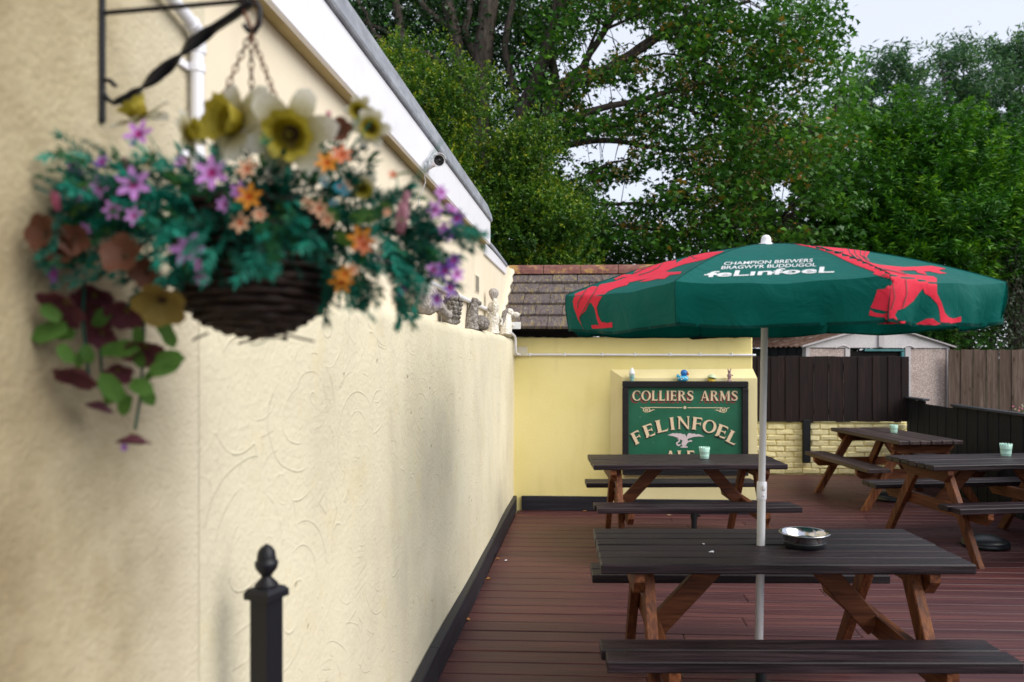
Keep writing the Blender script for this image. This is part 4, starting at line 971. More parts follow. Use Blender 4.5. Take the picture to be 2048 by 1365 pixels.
# dark fence above it
fx1 = onY(1815, 760, YF).x; df = empty('dark_fence', (3, YF, .7)); tag(df, 'dark brown close-boarded fence raised on the yellow brick wall', 'fence')
x = onY(1500, 760, YF).x; zb, ztp = 1.6 - (843 - CY) / FPX * 10.85, 1.6 + (CY - 713) / FPX * 10.85
i = 0
while x < fx1:
    wd = random.uniform(.092, .106); mb = MB(); box(mb, (x, YF - .022 - (.012 if i % 2 else 0), zb + random.uniform(-.012, .004)), (x + wd - .004, YF - .004 - (.012 if i % 2 else 0), ztp + random.uniform(-.006, .006)), .003); mb.build('board', M_fdark, df, True); x += wd - .003; i += 1
mb = MB(); box(mb, (1.6, YF, zb + .1), (fx1, YF + .04, zb + .17)); box(mb, (1.6, YF, ztp - .18), (fx1, YF + .04, ztp - .1)); mb.build('rail', M_fdark, df, True)
# low black fence on the right side of the deck, running towards the camera
lf = empty('black_fence', (XR, 8.5, 0)); tag(lf, 'low black boarded fence along the open side of the deck', 'fence')
segs = [(YF - .03, onX(1850, 800, XR).y, 1.03, True), (onX(1850, 800, XR).y, onX(1905, 808, XR).y, .995, False), (onX(1905, 808, XR).y, 5.0, 1.01, True)]
for ya, yb, zz, capd in segs:
    yy = ya; i = 0
    while yy > yb + .03:
        wd = min(random.uniform(.11, .125), yy - yb); mb = MB(); xo = XR + (.008 if i % 2 else 0); box(mb, (xo, yy - wd + .003, -.02), (xo + .018, yy, zz - .004 + random.uniform(-.003, .002)), .003); mb.build('board', M_fblack, lf, True); yy -= wd; i += 1
    if capd: mb = MB(); box(mb, (XR - .03, yb, zz), (XR + .06, ya, zz + .026), .004); mb.build('cap_rail', wood('cap_rail_skylit', (.02, .022, .03), (.035, .04, .055), (.06, .065, .085), 1, 1, (.35, .5), .4, .5, False, .1), lf, True)  # blue sky light on the rail is put into its colour
# garage
ga = math.atan((560 - CX) / FPX); LX = FW * math.cos(ga) + RT * math.sin(ga); RG = RT * math.cos(ga) - FW * math.sin(ga)
GL = at(1612, 690, 13.0); GW = 2.98; zeave = GL.z; zr = 2.13; GL = Vector((GL.x, GL.y, 0))
gar = empty('garage', GL + RG * GW / 2); tag(gar, 'pale prefabricated concrete garage with a mossy corrugated roof beyond the fence', 'building')
def gg(s, z, l=0.0): return GL + RG * s + LX * l + Vector((0, 0, z))
def slab(name, poly, m, l0, l1):
    mb = MB(); prism(mb, poly, lambda a, b: gg(a, b, l1), lambda a, b: gg(a, b, l0)); return mb.build(name, m, gar, True)
slab('gable_panel', [(.0, zeave - .045), (GW, zeave - .045), (GW, zeave), (GW / 2, zr), (0, zeave)], M_gable, 0, .06)
slab('wall_panel', [(.02, -.3), (.78, -.3), (.78, zeave - .06), (.02, zeave - .06)], M_pebble, .02, .08)
slab('wall_panel', [(2.14, -.3), (GW - .02, -.3), (GW - .02, zeave - .06), (2.14, zeave - .06)], M_pebble, .02, .08)
for s0, s1 in ((0, .07), (.78, .87), (2.02, 2.135), (GW - .055, GW)): slab('concrete_post', [(s0, -.3), (s1, -.3), (s1, zeave - .047), (s0, zeave - .047)], M_conc, .0, .10)
slab('ridge_post', [(GW / 2 - .055, zeave - .03), (GW / 2 + .055, zeave - .03), (GW / 2 + .055, zr - .012), (GW / 2 - .055, zr - .012)], M_conc, -.035, -.002)
for c0 in (.72, 2.08):
    mb = MB(); pts = [gg(c0 - .14 + .28 * t, zeave - .052 + .045 * math.sin(PI * t), -.006) for t in np.linspace(0, 1, 9)]; tube(mb, pts, .012, 6); mb.build('cable_arch', M_gable, gar, True)
dr = slab('door', [(.88, -.3), (2.01, -.3), (2.01, zeave - .10), (.88, zeave - .10)], M_gap, .06, .10)
slab('door_frame', [(1.18, zeave - .10), (2.01, zeave - .10), (2.01, zeave - .065), (1.18, zeave - .065)], M_teal, .01, .05); slab('door_frame', [(1.95, -.3), (2.01, -.3), (2.01, zeave - .11), (1.95, zeave - .11)], M_teal, .01, .05)
mb = MB(); 
for i in range(40): 
    l = .12 + i * .13; prism(mb, [(l, -.3), (l + .125, -.3), (l + .125, zeave - .05), (l, zeave - .05)], lambda a, b: gg(.05, b, a), lambda a, b: gg(0.0 - (.01 if i % 2 else 0), b, a))
o = mb.build('side_cladding', M_fblack, gar, True)
LG = 5.4; 
for side in (0, 1):
    nr, ns = 110, 6; vs = []
    for i in range(nr + 1):
        l = -.06 + (LG + .1) * i / nr
        for j in range(ns + 1):
            t = j / ns; s = (-.10 + (GW / 2 + .10) * t) if side == 0 else (GW + .10 - (GW / 2 + .10) * t); z = zeave - .010 + (zr + .022 - zeave + .01) * (t if True else 0) + .016 * math.sin(l * 2 * PI / .146) * 1.0
            vs.append(gg(s, z - (.10 / (GW / 2)) * .3 * (1 - t), l))
    fs = [(i * (ns + 1) + j, (i + 1) * (ns + 1) + j, (i + 1) * (ns + 1) + j + 1, i * (ns + 1) + j + 1) for i in range(nr) for j in range(ns)]
    mb = MB(); mb.add(vs, fs, 0, True); mb.build('roof_sheet', M_corr, gar, True)
for a, b in (((-.10, zeave - .045), (GW / 2, zr)), ((GW / 2, zr), (GW + .10, zeave - .045))):
    mb = MB(); prism(mb, [(a[0], a[1]), (b[0], b[1]), (b[0], b[1] + .030), (a[0], a[1] + .030)], lambda s, z: gg(s, z, -.01), lambda s, z: gg(s, z, -.05)); mb.build('barge_board', M_conc, gar, True)
# weathered fence beyond
g0 = at(1897, 760, 13.75); gf = empty('weathered_fence', (g0.x + 1, g0.y, 0)); tag(gf, 'weathered grey board fence beside the garage', 'fence')
dirf = (RT * .98 - FW * .10).normalized(); s = 0; i = 0; ztf = 1.6 + (CY - 700) / FPX * 13.7
while s < 2.6:
    wd = random.uniform(.085, .125); a = g0 + dirf * s; b = g0 + dirf * (s + wd - .004); a.z = b.z = 0; n_ = Vector((-dirf.y, dirf.x, 0)); off = n_ * (.014 if i % 2 else 0)
    zz = ztf + random.uniform(-.012, .012); mb = MB()
    loft(mb, [[a + off + Vector((0, 0, z)), b + off + Vector((0, 0, z)), b + off + n_ * .014 + Vector((0, 0, z)), a + off + n_ * .014 + Vector((0, 0, z))] for z in (-.3, zz)], smooth=False); mb.build('board', M_fgrey, gf, True); s += wd; i += 1

# ================================================================== WALL BRACKET AND HANGING BASKET
YBK = onX(200, 150, XW).y
br = empty('wall_bracket', (XW, YBK, 2.0)); tag(br, 'black wrought iron wall bracket with a twisted brace holding the hanging basket', 'bracket')
zt_, zb_ = onX(200, -30, XW).z, onX(201, 248, XW).z
mb = MB(); box(mb, (XW + .001, YBK - .0055, zb_ + .004), (XW + .007, YBK + .0055, zt_), .001); lathe(mb, [(.006, 0), (.006, .006)], 10, (XW + .0005, YBK, zb_ + .006), Matrix.Rotation(PI / 2, 3, 'Y')); mb.build('back_bar', M_black, br, True)
tip = onY(507, 8, YBK); za = onX(205, 25, XW + .006).z
mb = MB(); tube(mb, [Vector((XW + .007, YBK, za)), Vector((tip.x, YBK, tip.z + .006))], .0042, 8); mb.build('arm', M_black, br, True)
# twisted brace with scroll
pts2 = [onY(a, b, YBK) for a, b in ((236, 205), (260, 193), (300, 163), (340, 130), (380, 92), (420, 62), (470, 30), (503, 5))]
mb = MB(); secs = []
fine = []
for i in range(len(pts2) - 1):
    for t in np.linspace(0, 1, 7, endpoint=False): fine.append(pts2[i].lerp(pts2[i + 1], t))
fine.append(pts2[-1])
for i, p in enumerate(fine):
    t = (fine[min(i + 1, len(fine) - 1)] - fine[max(i - 1, 0)]).normalized(); s_ = Vector((0, 1, 0)); n_ = t.cross(s_)
    f_ = i / (len(fine) - 1); a = (PI * 2.0 * min(max((f_ - .18) / .55, 0), 1)); u_ = s_ * math.cos(a) + n_ * math.sin(a); v_ = t.cross(u_); w_, h_ = .0095, .0028
    secs.append([p + u_ * w_ + v_ * h_, p - u_ * w_ + v_ * h_, p - u_ * w_ - v_ * h_, p + u_ * w_ - v_ * h_])
loft(mb, secs); mb.build('twisted_brace', M_black, br, True)
mb = MB(); tube(mb, [onY(a, b, YBK) for a, b in ((242, 203), (228, 207), (214, 198), (205, 182), (204, 168), (210, 160), (220, 162), (228, 170), (233, 173))], [.004] * 8 + [.003], 8); mb.build('scroll', M_black, br, True)
mb = MB(); tube(mb, [onY(a, b, YBK) for a, b in ((512, 2), (520, 18), (519, 48), (508, 66), (496, 62), (488, 50))], .0042, 8); mb.build('hook', M_black, br, True)

hz = 1.845; hbx = tip.x + .003
hb = empty('hanging_basket', (hbx, YBK, 1.63)); tag(hb, 'dark wicker hanging basket overflowing with artificial daffodils and purple, pink and orange flowers', 'hanging basket'); HB = Vector((hbx, YBK, 1.63))
M_wick = m_plain('dark_wicker', (.040, .022, .017), (.012, .008, .009), .6, 0, 60)
mb = MB(); prof = []
for i in range(17):
    q_ = (12 + 78 * i / 9) * PI / 180 if i <= 9 else PI / 2; prof.append((.119 * math.sin(q_), .006 + .088 * (1 - math.cos(q_)) + max(0, i - 9) * .0155))
lathe(mb, [(.0001, .006)] + [(r - .004, z) for r, z in prof], 40); mb.build('liner', M_gap, hb)
mb = MB(); rr = random.Random(4)
for i, (r, z) in enumerate(prof):
    ph = rr.random() * 6
    tube(mb, [((r + .0035 * math.sin(a * 12 + (i % 2) * PI)) * math.cos(a), (r + .0035 * math.sin(a * 12 + (i % 2) * PI)) * math.sin(a), z + .003 * math.sin(a * 3 + ph)) and Vector(((r + .0035 * math.sin(a * 12 + (i % 2) * PI)) * math.cos(a), (r + .0035 * math.sin(a * 12 + (i % 2) * PI)) * math.sin(a), z + .002 * math.sin(a * 3 + ph))) for a in np.linspace(0, 2 * PI, 60, endpoint=False)], .0062, 6, True)
for i in range(7):
    a = rr.random() * 6; r0 = .03 + rr.random() * .06; tube(mb, [(r0 * math.cos(a), r0 * math.sin(a), .006), ((r0 + .02) * math.cos(a + .2), (r0 + .02) * math.sin(a + .2), -.002), ((r0 + .03) * math.cos(a + .4), (r0 + .03) * math.sin(a + .4), -.012 * rr.random())], .0018, 5)
mb.build('wicker_weave', M_wick, hb)
mb = MB(); lathe(mb, [(.112, .205), (.09, .225), (.05, .24), (.0001, .245)], 24); mb.build('moss', m_plain('dark_moss', (.012, .03, .018), (.005, .012, .008), .9, 0, 40), hb)
# chains and rusty ring hook
top = onY(502, 66, YBK)
mb = MB(); tube(mb, [onY(a, b, YBK) for a, b in ((482, -6), (486, 18), (495, 40), (503, 58), (513, 52), (519, 28), (513, 6), (498, -6))], .0030, 8); mb.build('ring_hook', M_rust, hb, True)
def chain(a, b, nl):
    mb = MB(); ax = (b - a).normalized(); L = (b - a).length / nl; s1 = ax.orthogonal().normalized(); s2 = ax.cross(s1)
    for i in range(nl):
        c = a + ax * L * (i + .5); s_ = s1 if i % 2 else s2
        tube(mb, [c + ax * (L * .62) * math.cos(t) * (1) + s_ * .0042 * math.sin(t) for t in np.linspace(0, 2 * PI, 12, endpoint=False)], .0013, 5, True)
    return mb.build('chain', M_rust, hb, True)
for px_, py_, dy_ in ((428, 235, -.02), (504, 290, .10), (566, 235, -.03)):
    e_ = at(px_, py_, 1.30 + dy_); chain(top, e_, 13)

# flower parts -----------------------------------------------------
def petal_grid(L, W, curl=0.0, cup=0.0, tipw=.12, rows=5, base=.15, ruffle=0.0):
    vs = []; 
    for i in range(rows):
        t = i / (rows - 1); wd = W * (base + (1 - base) * math.sin(PI * min(t * .72 + .14, 1)) ** .9) * (1 if t < .98 else tipw)
        for j in (-1, 0, 1):
            y = j * wd / 2; z = curl * t * t * L + cup * abs(j) * wd * .5 + ruffle * (1 if (i % 2) else -1) * abs(j) * t
            vs.append(Vector((t * L, y, z)))
    fs = [(i * 3 + j, (i + 1) * 3 + j, (i + 1) * 3 + j + 1, i * 3 + j + 1) for i in range(rows - 1) for j in range(2)]
    return vs, fs
def rosette(mb, n, L, W, elev, r0=0.0, mi=0, a0=0.0, **kw):
    vs, fs = petal_grid(L, W, **kw)
    for i in range(n):
        M = Matrix.Rotation(2 * PI * i / n + a0, 3, 'Z') @ Matrix.Rotation(-elev, 3, 'Y')
        mb.add([M @ (v + Vector((r0, 0, 0))) for v in vs], fs, mi, True)
    return mb
def pmat(n, a, b=None, tr=.25): return m_plain(n, a, b, .6, tr, 30)
MP = {'lilac': pmat('lilac_petal', (.46, .10, .56), (.66, .42, .78)), 'violet': pmat('violet_petal', (.13, .05, .30), (.24, .10, .45)), 'orange': pmat('orange_petal', (.62, .18, .015), (.55, .28, .03)),
      'peach': pmat('peach_petal', (.72, .36, .20), (.74, .50, .36)), 'coral': pmat('coral_petal', (.68, .16, .08), (.6, .25, .14)), 'pink': pmat('pink_petal', (.52, .07, .17), (.56, .22, .30)),
      'mauve': pmat('mauve_petal', (.42, .15, .22), (.55, .33, .40)), 'brown': pmat('russet_petal', (.080, .026, .016), (.145, .058, .030)), 'plum': pmat('plum_petal', (.085, .022, .032), (.17, .05, .075)),
      'olive': pmat('olive_petal', (.17, .12, .02), (.24, .18, .05)), 'cyan': pmat('cyan_petal', (.02, .30, .42)), 'white': pmat('cream_petal', (.36, .31, .17), (.60, .57, .46), .45)}
M_centre = pmat('magenta_centre', (.45, .02, .24)); M_ocentre = pmat('orange_centre', (.55, .09, .01)); M_trump = pmat('olive_trumpet', (.42, .36, .05), (.26, .21, .012), .3); M_deep = pmat('dark_throat', (.06, .03, .01))
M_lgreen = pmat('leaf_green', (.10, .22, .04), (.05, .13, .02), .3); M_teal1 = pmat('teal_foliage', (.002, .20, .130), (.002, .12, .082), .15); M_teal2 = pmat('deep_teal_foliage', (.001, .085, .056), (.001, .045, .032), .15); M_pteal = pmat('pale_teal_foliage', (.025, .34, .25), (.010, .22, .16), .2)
M_egreen = pmat('grass_green_foliage', (.020, .145, .045), (.010, .075, .022), .2)
FM = {}
for c in ('lilac', 'violet', 'orange', 'peach', 'coral', 'cyan'):
    mb = MB(); rosette(mb, 6, 1, .44, .38, .08, 0, curl=-.12, cup=.25); rosette(mb, 6, .36, .22, .75, .02, 1); FM[c] = mb.mesh('lily_flower', [MP[c], M_centre if c in ('lilac', 'violet') else M_ocentre])
for c in ('pink', 'mauve'):
    mb = MB(); rosette(mb, 5, 1, .42, 1.18, .05, 0, curl=.25, cup=.5); rosette(mb, 4, .8, .35, 1.35, .03, 0, a0=.5, cup=.4); FM[c] = mb.mesh('bell_flower', [MP[c]])
for c in ('brown', 'plum', 'olive'):
    mb = MB(); rosette(mb, 5, 1, .98, .45, .06, 0, curl=.05, cup=.22, ruffle=.05, tipw=.7); lathe(mb, [(.22, .03), (.15, .10), (.05, .16)], 10, mi=1); FM[c] = mb.mesh('hibiscus_flower', [MP[c], M_deep if c != 'plum' else pmat('olive_heart', (.20, .15, .03))])
gq = NG(mat('daffodil_petal', (.5, .45, .3), .6, 0, .2)); cq = gq.coord(); ln_ = gq.n('ShaderNodeVectorMath', _operation='LENGTH'); gq.l(cq, ln_.inputs[0])
vq = gq.noise(gq.mapping(cq, (2, 2, 2)), 6, 4); c_ = gq.ramp(gq.math('ADD', ln_.outputs['Value'], gq.math('MULTIPLY', gq.math('SUBTRACT', vq, .5), .5)), [(.25, (.22, .17, .03)), (.6, (.42, .38, .22)), (.95, (.66, .64, .56))]); gq.set(c_)
tq = gq.n('ShaderNodeBsdfTranslucent'); gq.l(c_, tq.inputs['Color']); mq_ = gq.n('ShaderNodeMixShader', Fac=.5); gq.l(gq.b.outputs[0], mq_.inputs[1]); gq.l(tq.outputs[0], mq_.inputs[2]); gq.l(mq_.outputs[0], gq.out.inputs['Surface'])
mb = MB(); rq = random.Random(2)
for i in range(6):
    vs, fs = petal_grid(1 + rq.uniform(-.1, .06), .60 + rq.uniform(-.06, .06), rq.uniform(-.30, .10), rq.uniform(.08, .30), .1, 9, .2, .012); M = Matrix.Rotation(PI / 3 * i + rq.uniform(-.1, .1), 3, 'Z') @ Matrix.Rotation(-.12 + rq.uniform(-.22, .22), 3, 'Y') @ Matrix.Rotation(rq.uniform(-.3, .3), 3, 'X'); mb.add([M @ (v + Vector((.12, 0, 0))) for v in vs], fs, 0, True)
FM['daffodil'] = mb.mesh('daffodil', gq.m)
mb = MB(); n = 36; vs = []
for i, (r, z) in enumerate(((.10, .0), (.28, .12), (.35, .32), (.41, .50), (.53, .60))):
    for j in range(n):
        a = 2 * PI * j / n; k = 1 + (.07 * math.sin(a * 9) if i >= 3 else .02 * math.sin(a * 9)); vs.append(Vector((r * k * math.cos(a), r * k * math.sin(a), z + (.04 * math.sin(a * 9 + 1) if i == 4 else 0))))
for i in range(4): mb.add(vs[i * n:(i + 2) * n], [(j, (j + 1) % n, n + (j + 1) % n, n + j) for j in range(n)], (2, 2, 0, 0)[i], True)
lathe(mb, [(.22, .05), (.0001, .06)], 14, mi=1, caps=False)
for a in range(5): tube(mb, [(.03 * math.cos(a * 1.26), .03 * math.sin(a * 1.26), .03), (.06 * math.cos(a * 1.26), .06 * math.sin(a * 1.26), .36)], .018, 5)
FM['trumpet'] = mb.mesh('trumpet', [M_trump, M_deep, pmat('olive_throat', (.27, .21, .008), (.17, .13, .005))])
mb = MB(); vs, fs = petal_grid(1, .62, -.25, .18, .1, 6); mb.add(vs, fs, 0, True); FM['leaf'] = mb.mesh('leaf', M_lgreen)
mb = MB(); rosette(mb, 6, .5, .20, .35, .02, 0, cup=.2); FM['tiny'] = mb
sprigs = []
for v in range(6):
    r2 = random.Random(v); mb = MB(); pts = []; p = Vector((0, 0, 0)); d_ = Vector((1, 0, .25))
    for i in range(8): pts.append(p.copy()); p = p + d_.normalized() * .14; d_ += Vector((0, r2.uniform(-.12, .12), -.11))
    tube(mb, pts, .012, 4)
    lv, lf = petal_grid((.30, .24, .34, .28, .19, .22)[v], (.060, .050, .070, .055, .10, .085)[v], -.15, .1, .1, 3)
    for i, q in enumerate(pts[1:]):
        for sgn in (-1, 1):
            for rep in range(2 if v % 2 else 1):
                M = Matrix.Rotation(sgn * (.85 + r2.uniform(-.25, .25) - .05 * i), 3, 'Z') @ Matrix.Rotation(-r2.uniform(-.2, .9), 3, 'Y')
                k = 1.0 - .05 * i + r2.uniform(-.1, .1); mb.add([M @ (x * k) + q for x in lv], lf, 0, True)
    for rep in range(4):
        M = Matrix.Rotation(rep * 1.57, 3, 'X') @ Matrix.Rotation(-.5, 3, 'Y'); mb.add([M @ x + pts[-1] for x in lv], lf, 0, True)
    for m_ in (M_teal1, M_teal2, M_pteal, M_egreen): sprigs.append(mb.mesh('sprig', m_))
BC = HB + Vector((0, 0, .19))
def fd(px, ex=0.0):
    r = ray(px, 700); d = 1.205 + ex
    return min(d, -(XW + .045 if False else .752) / r.x) if r.x < 0 else d
CAMDIR = lambda f: (RT * f[0] + UP * f[1] - FW * f[2]).normalized()
def place(key, px, py, R, face, ex=0.0, roll=None, name=None):
    d = fd(px, ex); p = at(px, py, d); s = R * d / FPX; q = CAMDIR(face).to_track_quat('Z', 'Y') @ Matrix.Rotation(random.uniform(0, 6) if roll is None else roll, 3, 'Z').to_quaternion()
    o = inst(FM[key].name.split('.')[0], FM[key], hb, p - HB, q.to_euler(), (s, s, s))
    if key == 'daffodil': inst('trumpet', FM['trumpet'], o)
    return o
def stem(a, b, name='stem', m=None, r=.0014):
    mid = (a + b) / 2 + Vector((random.uniform(-.01, .01), random.uniform(-.01, .01), random.uniform(.0, .02))); mb = MB(); tube(mb, [a, mid, b], r, 5); return mb.build(name, m or M_teal2, hb, True)
F = [('daffodil', 478, 248, 88, (-.55, .05, .8), -.03), ('daffodil', 583, 268, 92, (.12, -.28, .9), -.05), ('daffodil', 286, 238, 60, (-.5, .75, .3), .02), ('daffodil', 375, 268, 46, (.8, .2, .2), .03),
     ('daffodil', 720, 222, 32, (-.1, -.2, .9), .05), ('daffodil', 742, 256, 38, (.15, -.25, .9), .03), ('daffodil', 722, 372, 34, (.4, -.6, .5), .04), ('daffodil', 240, 385, 44, (-.2, .2, .9), .03),
     ('lilac', 281, 272, 32, (-.1, .3, .9), -.03), ('lilac', 270, 370, 36, (.1, .1, 1), -.05), ('lilac', 427, 348, 36, (0, .1, 1), -.06), ('lilac', 378, 500, 36, (.1, 0, 1), -.07), ('lilac', 204, 376, 26, (-.3, .1, .9), -.02),
     ('lilac', 166, 392, 18, (-.3, .2, .9), 0), ('lilac', 480, 385, 22, (0, .2, .9), -.02), ('lilac', 450, 410, 17, (.1, 0, 1), -.05), ('lilac', 270, 433, 20, (0, 0, 1), -.05), ('lilac', 228, 420, 22, (-.1, 0, 1), -.04), ('lilac', 404, 556, 16, (0, -.2, 1), -.05), ('lilac', 172, 462, 16, (-.2, 0, 1), -.02), ('lilac', 362, 325, 14, (0, .3, 1), 0), ('lilac', 398, 530, 14, (0, -.2, 1), -.05),
     ('violet', 150, 330, 22, (-.4, .3, .8), .02), ('violet', 158, 352, 20, (-.3, .1, .8), .02), ('violet', 206, 326, 18, (-.1, .4, .8), .02), ('violet', 112, 548, 22, (-.5, -.1, .8), .02), ('violet', 250, 895, 9, (0, 0, 1), 0),
     ('orange', 500, 395, 28, (.05, .05, 1), -.06), ('orange', 655, 328, 25, (.1, .3, .9), -.03), ('orange', 722, 478, 28, (.2, -.2, .9), -.02), ('orange', 684, 562, 26, (0, -.4, .9), -.03), ('orange', 690, 548, 18, (.3, -.2, .9), -.04),
     ('coral', 684, 312, 22, (.2, .3, .9), -.01), ('coral', 728, 490, 20, (.1, -.2, .9), -.03), ('coral', 785, 350, 10, (.3, .3, .9), 0), ('peach', 497, 340, 24, (-.2, .3, .9), -.05), ('peach', 482, 446, 22, (0, 0, 1), -.07), ('peach', 520, 430, 16, (.1, .1, 1), -.06), ('peach', 640, 418, 20, (.1, .1, 1), -.04), ('peach', 655, 440, 16, (.1, 0, 1), -.04), ('peach', 615, 408, 14, (.1, .1, 1), -.04), ('peach', 690, 375, 14, (.2, .2, 1), -.01), ('peach', 705, 540, 15, (.2, 0, 1), -.02), ('peach', 775, 425, 10, (.2, 0, 1), 0), ('peach', 300, 330, 12, (0, 0, 1), 0),
     ('cyan', 650, 364, 12, (.1, .1, 1), -.02), ('cyan', 680, 374, 15, (.1, .1, 1), -.02), ('cyan', 690, 384, 11, (.1, .1, 1), -.02), ('cyan', 668, 408, 10, (.1, .1, 1), -.02),
     ('pink', 117, 425, 40, (-.1, 1, .2), .0), ('pink', 660, 248, 24, (-.1, 1, .2), .03), ('mauve', 800, 470, 62, (.15, 1, .25), .02), ('mauve', 806, 420, 36, (.3, 1, .2), .02), ('mauve', 258, 345, 30, (0, .8, .6), .0),
     ('brown', 96, 468, 42, (-.3, .1, .9), .0), ('brown', 122, 492, 36, (.1, -.3, .9), -.01), ('brown', 252, 515, 46, (.0, .25, .9), -.04), ('brown', 150, 480, 34, (.3, -.1, .9), -.02), ('brown', 680, 268, 32, (.0, .3, .9), .03), ('brown', 295, 545, 34, (.2, -.1, .9), -.03),
     ('olive', 325, 598, 56, (.15, -.55, .7), -.05), ('plum', 137, 602, 44, (-.2, -0.75, 0.72), .0), ('plum', 160, 738, 40, (-.1, -1.00, 0.56), .0), ('plum', 190, 590, 36, (.2, -0.65, 0.72), .02), ('plum', 205, 665, 28, (.2, -0.65, 0.72), .0), ('plum', 292, 690, 40, (.2, -0.95, 0.64), -.01), ('plum', 235, 740, 26, (.4, -0.65, 0.64), .0), ('plum', 268, 868, 30, (.0, -1.40, 0.28), .0), ('plum', 205, 803, 26, (-.5, -1.30, 0.16), .02), ('plum', 195, 620, 34, (0, -0.65, 0.72), .02), ('plum', 255, 620, 34, (.1, -0.65, 0.72), .0)]
for px, py in ((880, 385), (902, 422), (868, 420), (895, 470), (885, 455), (905, 520), (888, 540), (898, 575), (872, 598), (912, 548), (800, 580), (865, 540), (912, 435)):
    F.append(('lilac' if (px * 7 + py) % 3 else 'violet', px, py, random.uniform(14, 22), (.6, random.uniform(-.5, .5), .6), .06))
for key, px, py, R, face, ex in F:
    o = place(key, px, py, R * (1.22 if key == 'plum' else 1), face, ex - (.05 if key not in ('daffodil', 'plum') else 0))
for px, py, R, ang, ex in ((150, 672, 52, 2.9, 0), (120, 640, 46, 2.4, .01), (168, 690, 40, -1.2, .01), (202, 705, 50, .25, -.02), (235, 770, 48, -2.2, -.02), (258, 790, 44, -1.9, -.01), (285, 735, 40, 1.9, -.01), (310, 722, 62, .15, -.02), (285, 770, 46, -1.1, .0), (318, 640, 46, -.9, -.02), (170, 700, 38, -2.0, .0), (150, 375, 60, -.35, .0), (700, 440, 60, .25, .01), (745, 430, 46, .4, .02), (560, 400, 44, -1.3, -.02), (650, 415, 40, -.7, -.01), (175, 540, 34, 1.2, -.01), (290, 760, 34, .7, -.01), (140, 430, 40, .6, 0), (135, 655, 70, 3.4, -.02), (245, 800, 66, 2.2, -.03), (300, 745, 60, .35, -.03), (222, 700, 62, .1, -.03), (262, 765, 54, -.3, -.03), (190, 655, 50, .9, -.01), (120, 690, 44, -.9, 0), (275, 655, 40, -1.4, -.01), (330, 655, 44, -1.1, -.02), (225, 430, 44, -.5, .0), (380, 470, 46, 3.6, -.03), (340, 455, 40, 2.7, -.02)):
    d = fd(px, ex); p = at(px, py, d); s = R * d / FPX; X = (RT * math.cos(ang) + UP * math.sin(ang) - FW * random.uniform(.0, .4)).normalized(); Z = (-FW * .9 + UP * .35 + RT * random.uniform(-.3, .3)); Y = Z.cross(X).normalized(); Z = X.cross(Y)
    inst('leaf', FM['leaf'], hb, p - HB, Matrix((X, Y, Z)).transposed().to_euler(), (s, s, s))
for k in range(34):
    px, py = random.uniform(120, 860), random.uniform(330, 520)
    if 420 < px < 640 and py > 470: py = 440
    d = fd(px, random.uniform(-.06, .03)); p = at(px, py, d); s_ = random.uniform(26, 50) * d / FPX; q = (Vector((random.uniform(-1, 1), random.uniform(-1, .1), random.uniform(-.4, .8)))).to_track_quat('X', 'Z')
    inst('leaf', FM['leaf'], hb, p - HB, q.to_euler(), (s_, s_, s_))
# trailing stems
for chainp in (((170, 560), (165, 640), (172, 700), (178, 760)), ((285, 600), (288, 660), (286, 720), (280, 800), (270, 860)), ((200, 690), (203, 745), (206, 790)), ((120, 480), (116, 440), (118, 410))):
    mb = MB(); tube(mb, [at(a, b, fd(a, .01)) for a, b in chainp], .0022, 6); mb.build('stem', M_teal2, hb, True)
for c in (((790, 400), (835, 350), (868, 300)), ((800, 420), (850, 340), (885, 280)), ((870, 470), (930, 470), (978, 462)), ((870, 440), (930, 455), (972, 466)), ((870, 480), (920, 490), (960, 480)), ((800, 400), (795, 370), (790, 340)), ((745, 240), (700, 300), (690, 330)), ((660, 250), (665, 300), (680, 330)), ((480, 300), (490, 350), (500, 420)), ((585, 310), (580, 350), (560, 420)), ((290, 260), (330, 320), (380, 400)), ((720, 232), (690, 290), (660, 360)), ((500, 690), (520, 688), (540, 675))):
    mb = MB(); tube(mb, [at(a, b, 1.22) for a, b in c], .0010, 5); mb.build('stem', M_teal1, hb, True)
REG = [(430, 400, 290, 90, 84, -.03), (200, 380, 90, 90, 22, .0), (160, 500, 80, 60, 9, 0), (760, 465, 110, 85, 36, .03), (830, 495, 55, 70, 20, .04), (480, 480, 180, 60, 40, -.10), (690, 560, 60, 50, 14, .0), (630, 330, 110, 55, 12, .0), (330, 540, 70, 40, 8, -.05), (810, 590, 25, 30, 5, .03), (915, 465, 22, 14, 4, .04), (480, 420, 250, 80, 20, .08)]
rs = random.Random(21)
def sprig_at(cx, cy, rx_, ry_, ex, lo, hi):
    while True:
        a = rs.random() * 2 * PI; q = math.sqrt(rs.random()); px = cx + rx_ * q * math.cos(a); py = cy + ry_ * q * math.sin(a)
        if 400 < px < 640 and py > 530 and rs.random() < .92: continue
        break
    d = fd(px, ex + rs.uniform(-.06, .06)); p = at(px, py, d); v = (p - BC); v.normalize(); v += Vector((rs.uniform(-.7, .7), rs.uniform(-.6, .6), rs.uniform(-.5, .5))); v += -FW * .35
    if py > 470: v.z -= .7
    X = v.normalized(); Y = X.orthogonal().normalized(); Y = (Matrix.Rotation(rs.random() * 6, 3, X) @ Y); Z = X.cross(Y); s = rs.uniform(lo, hi) * d / FPX
    return p - HB - X * s * .5, Matrix((X, Y, Z)).transposed(), s
for cx, cy, rx_, ry_, n, ex in REG:
    for i in range(n):
        p, M, s = sprig_at(cx, cy, rx_, ry_, ex, 66, 112); inst('sprig', rs.choice(sprigs), hb, p, M.to_euler(), (s, s, s))
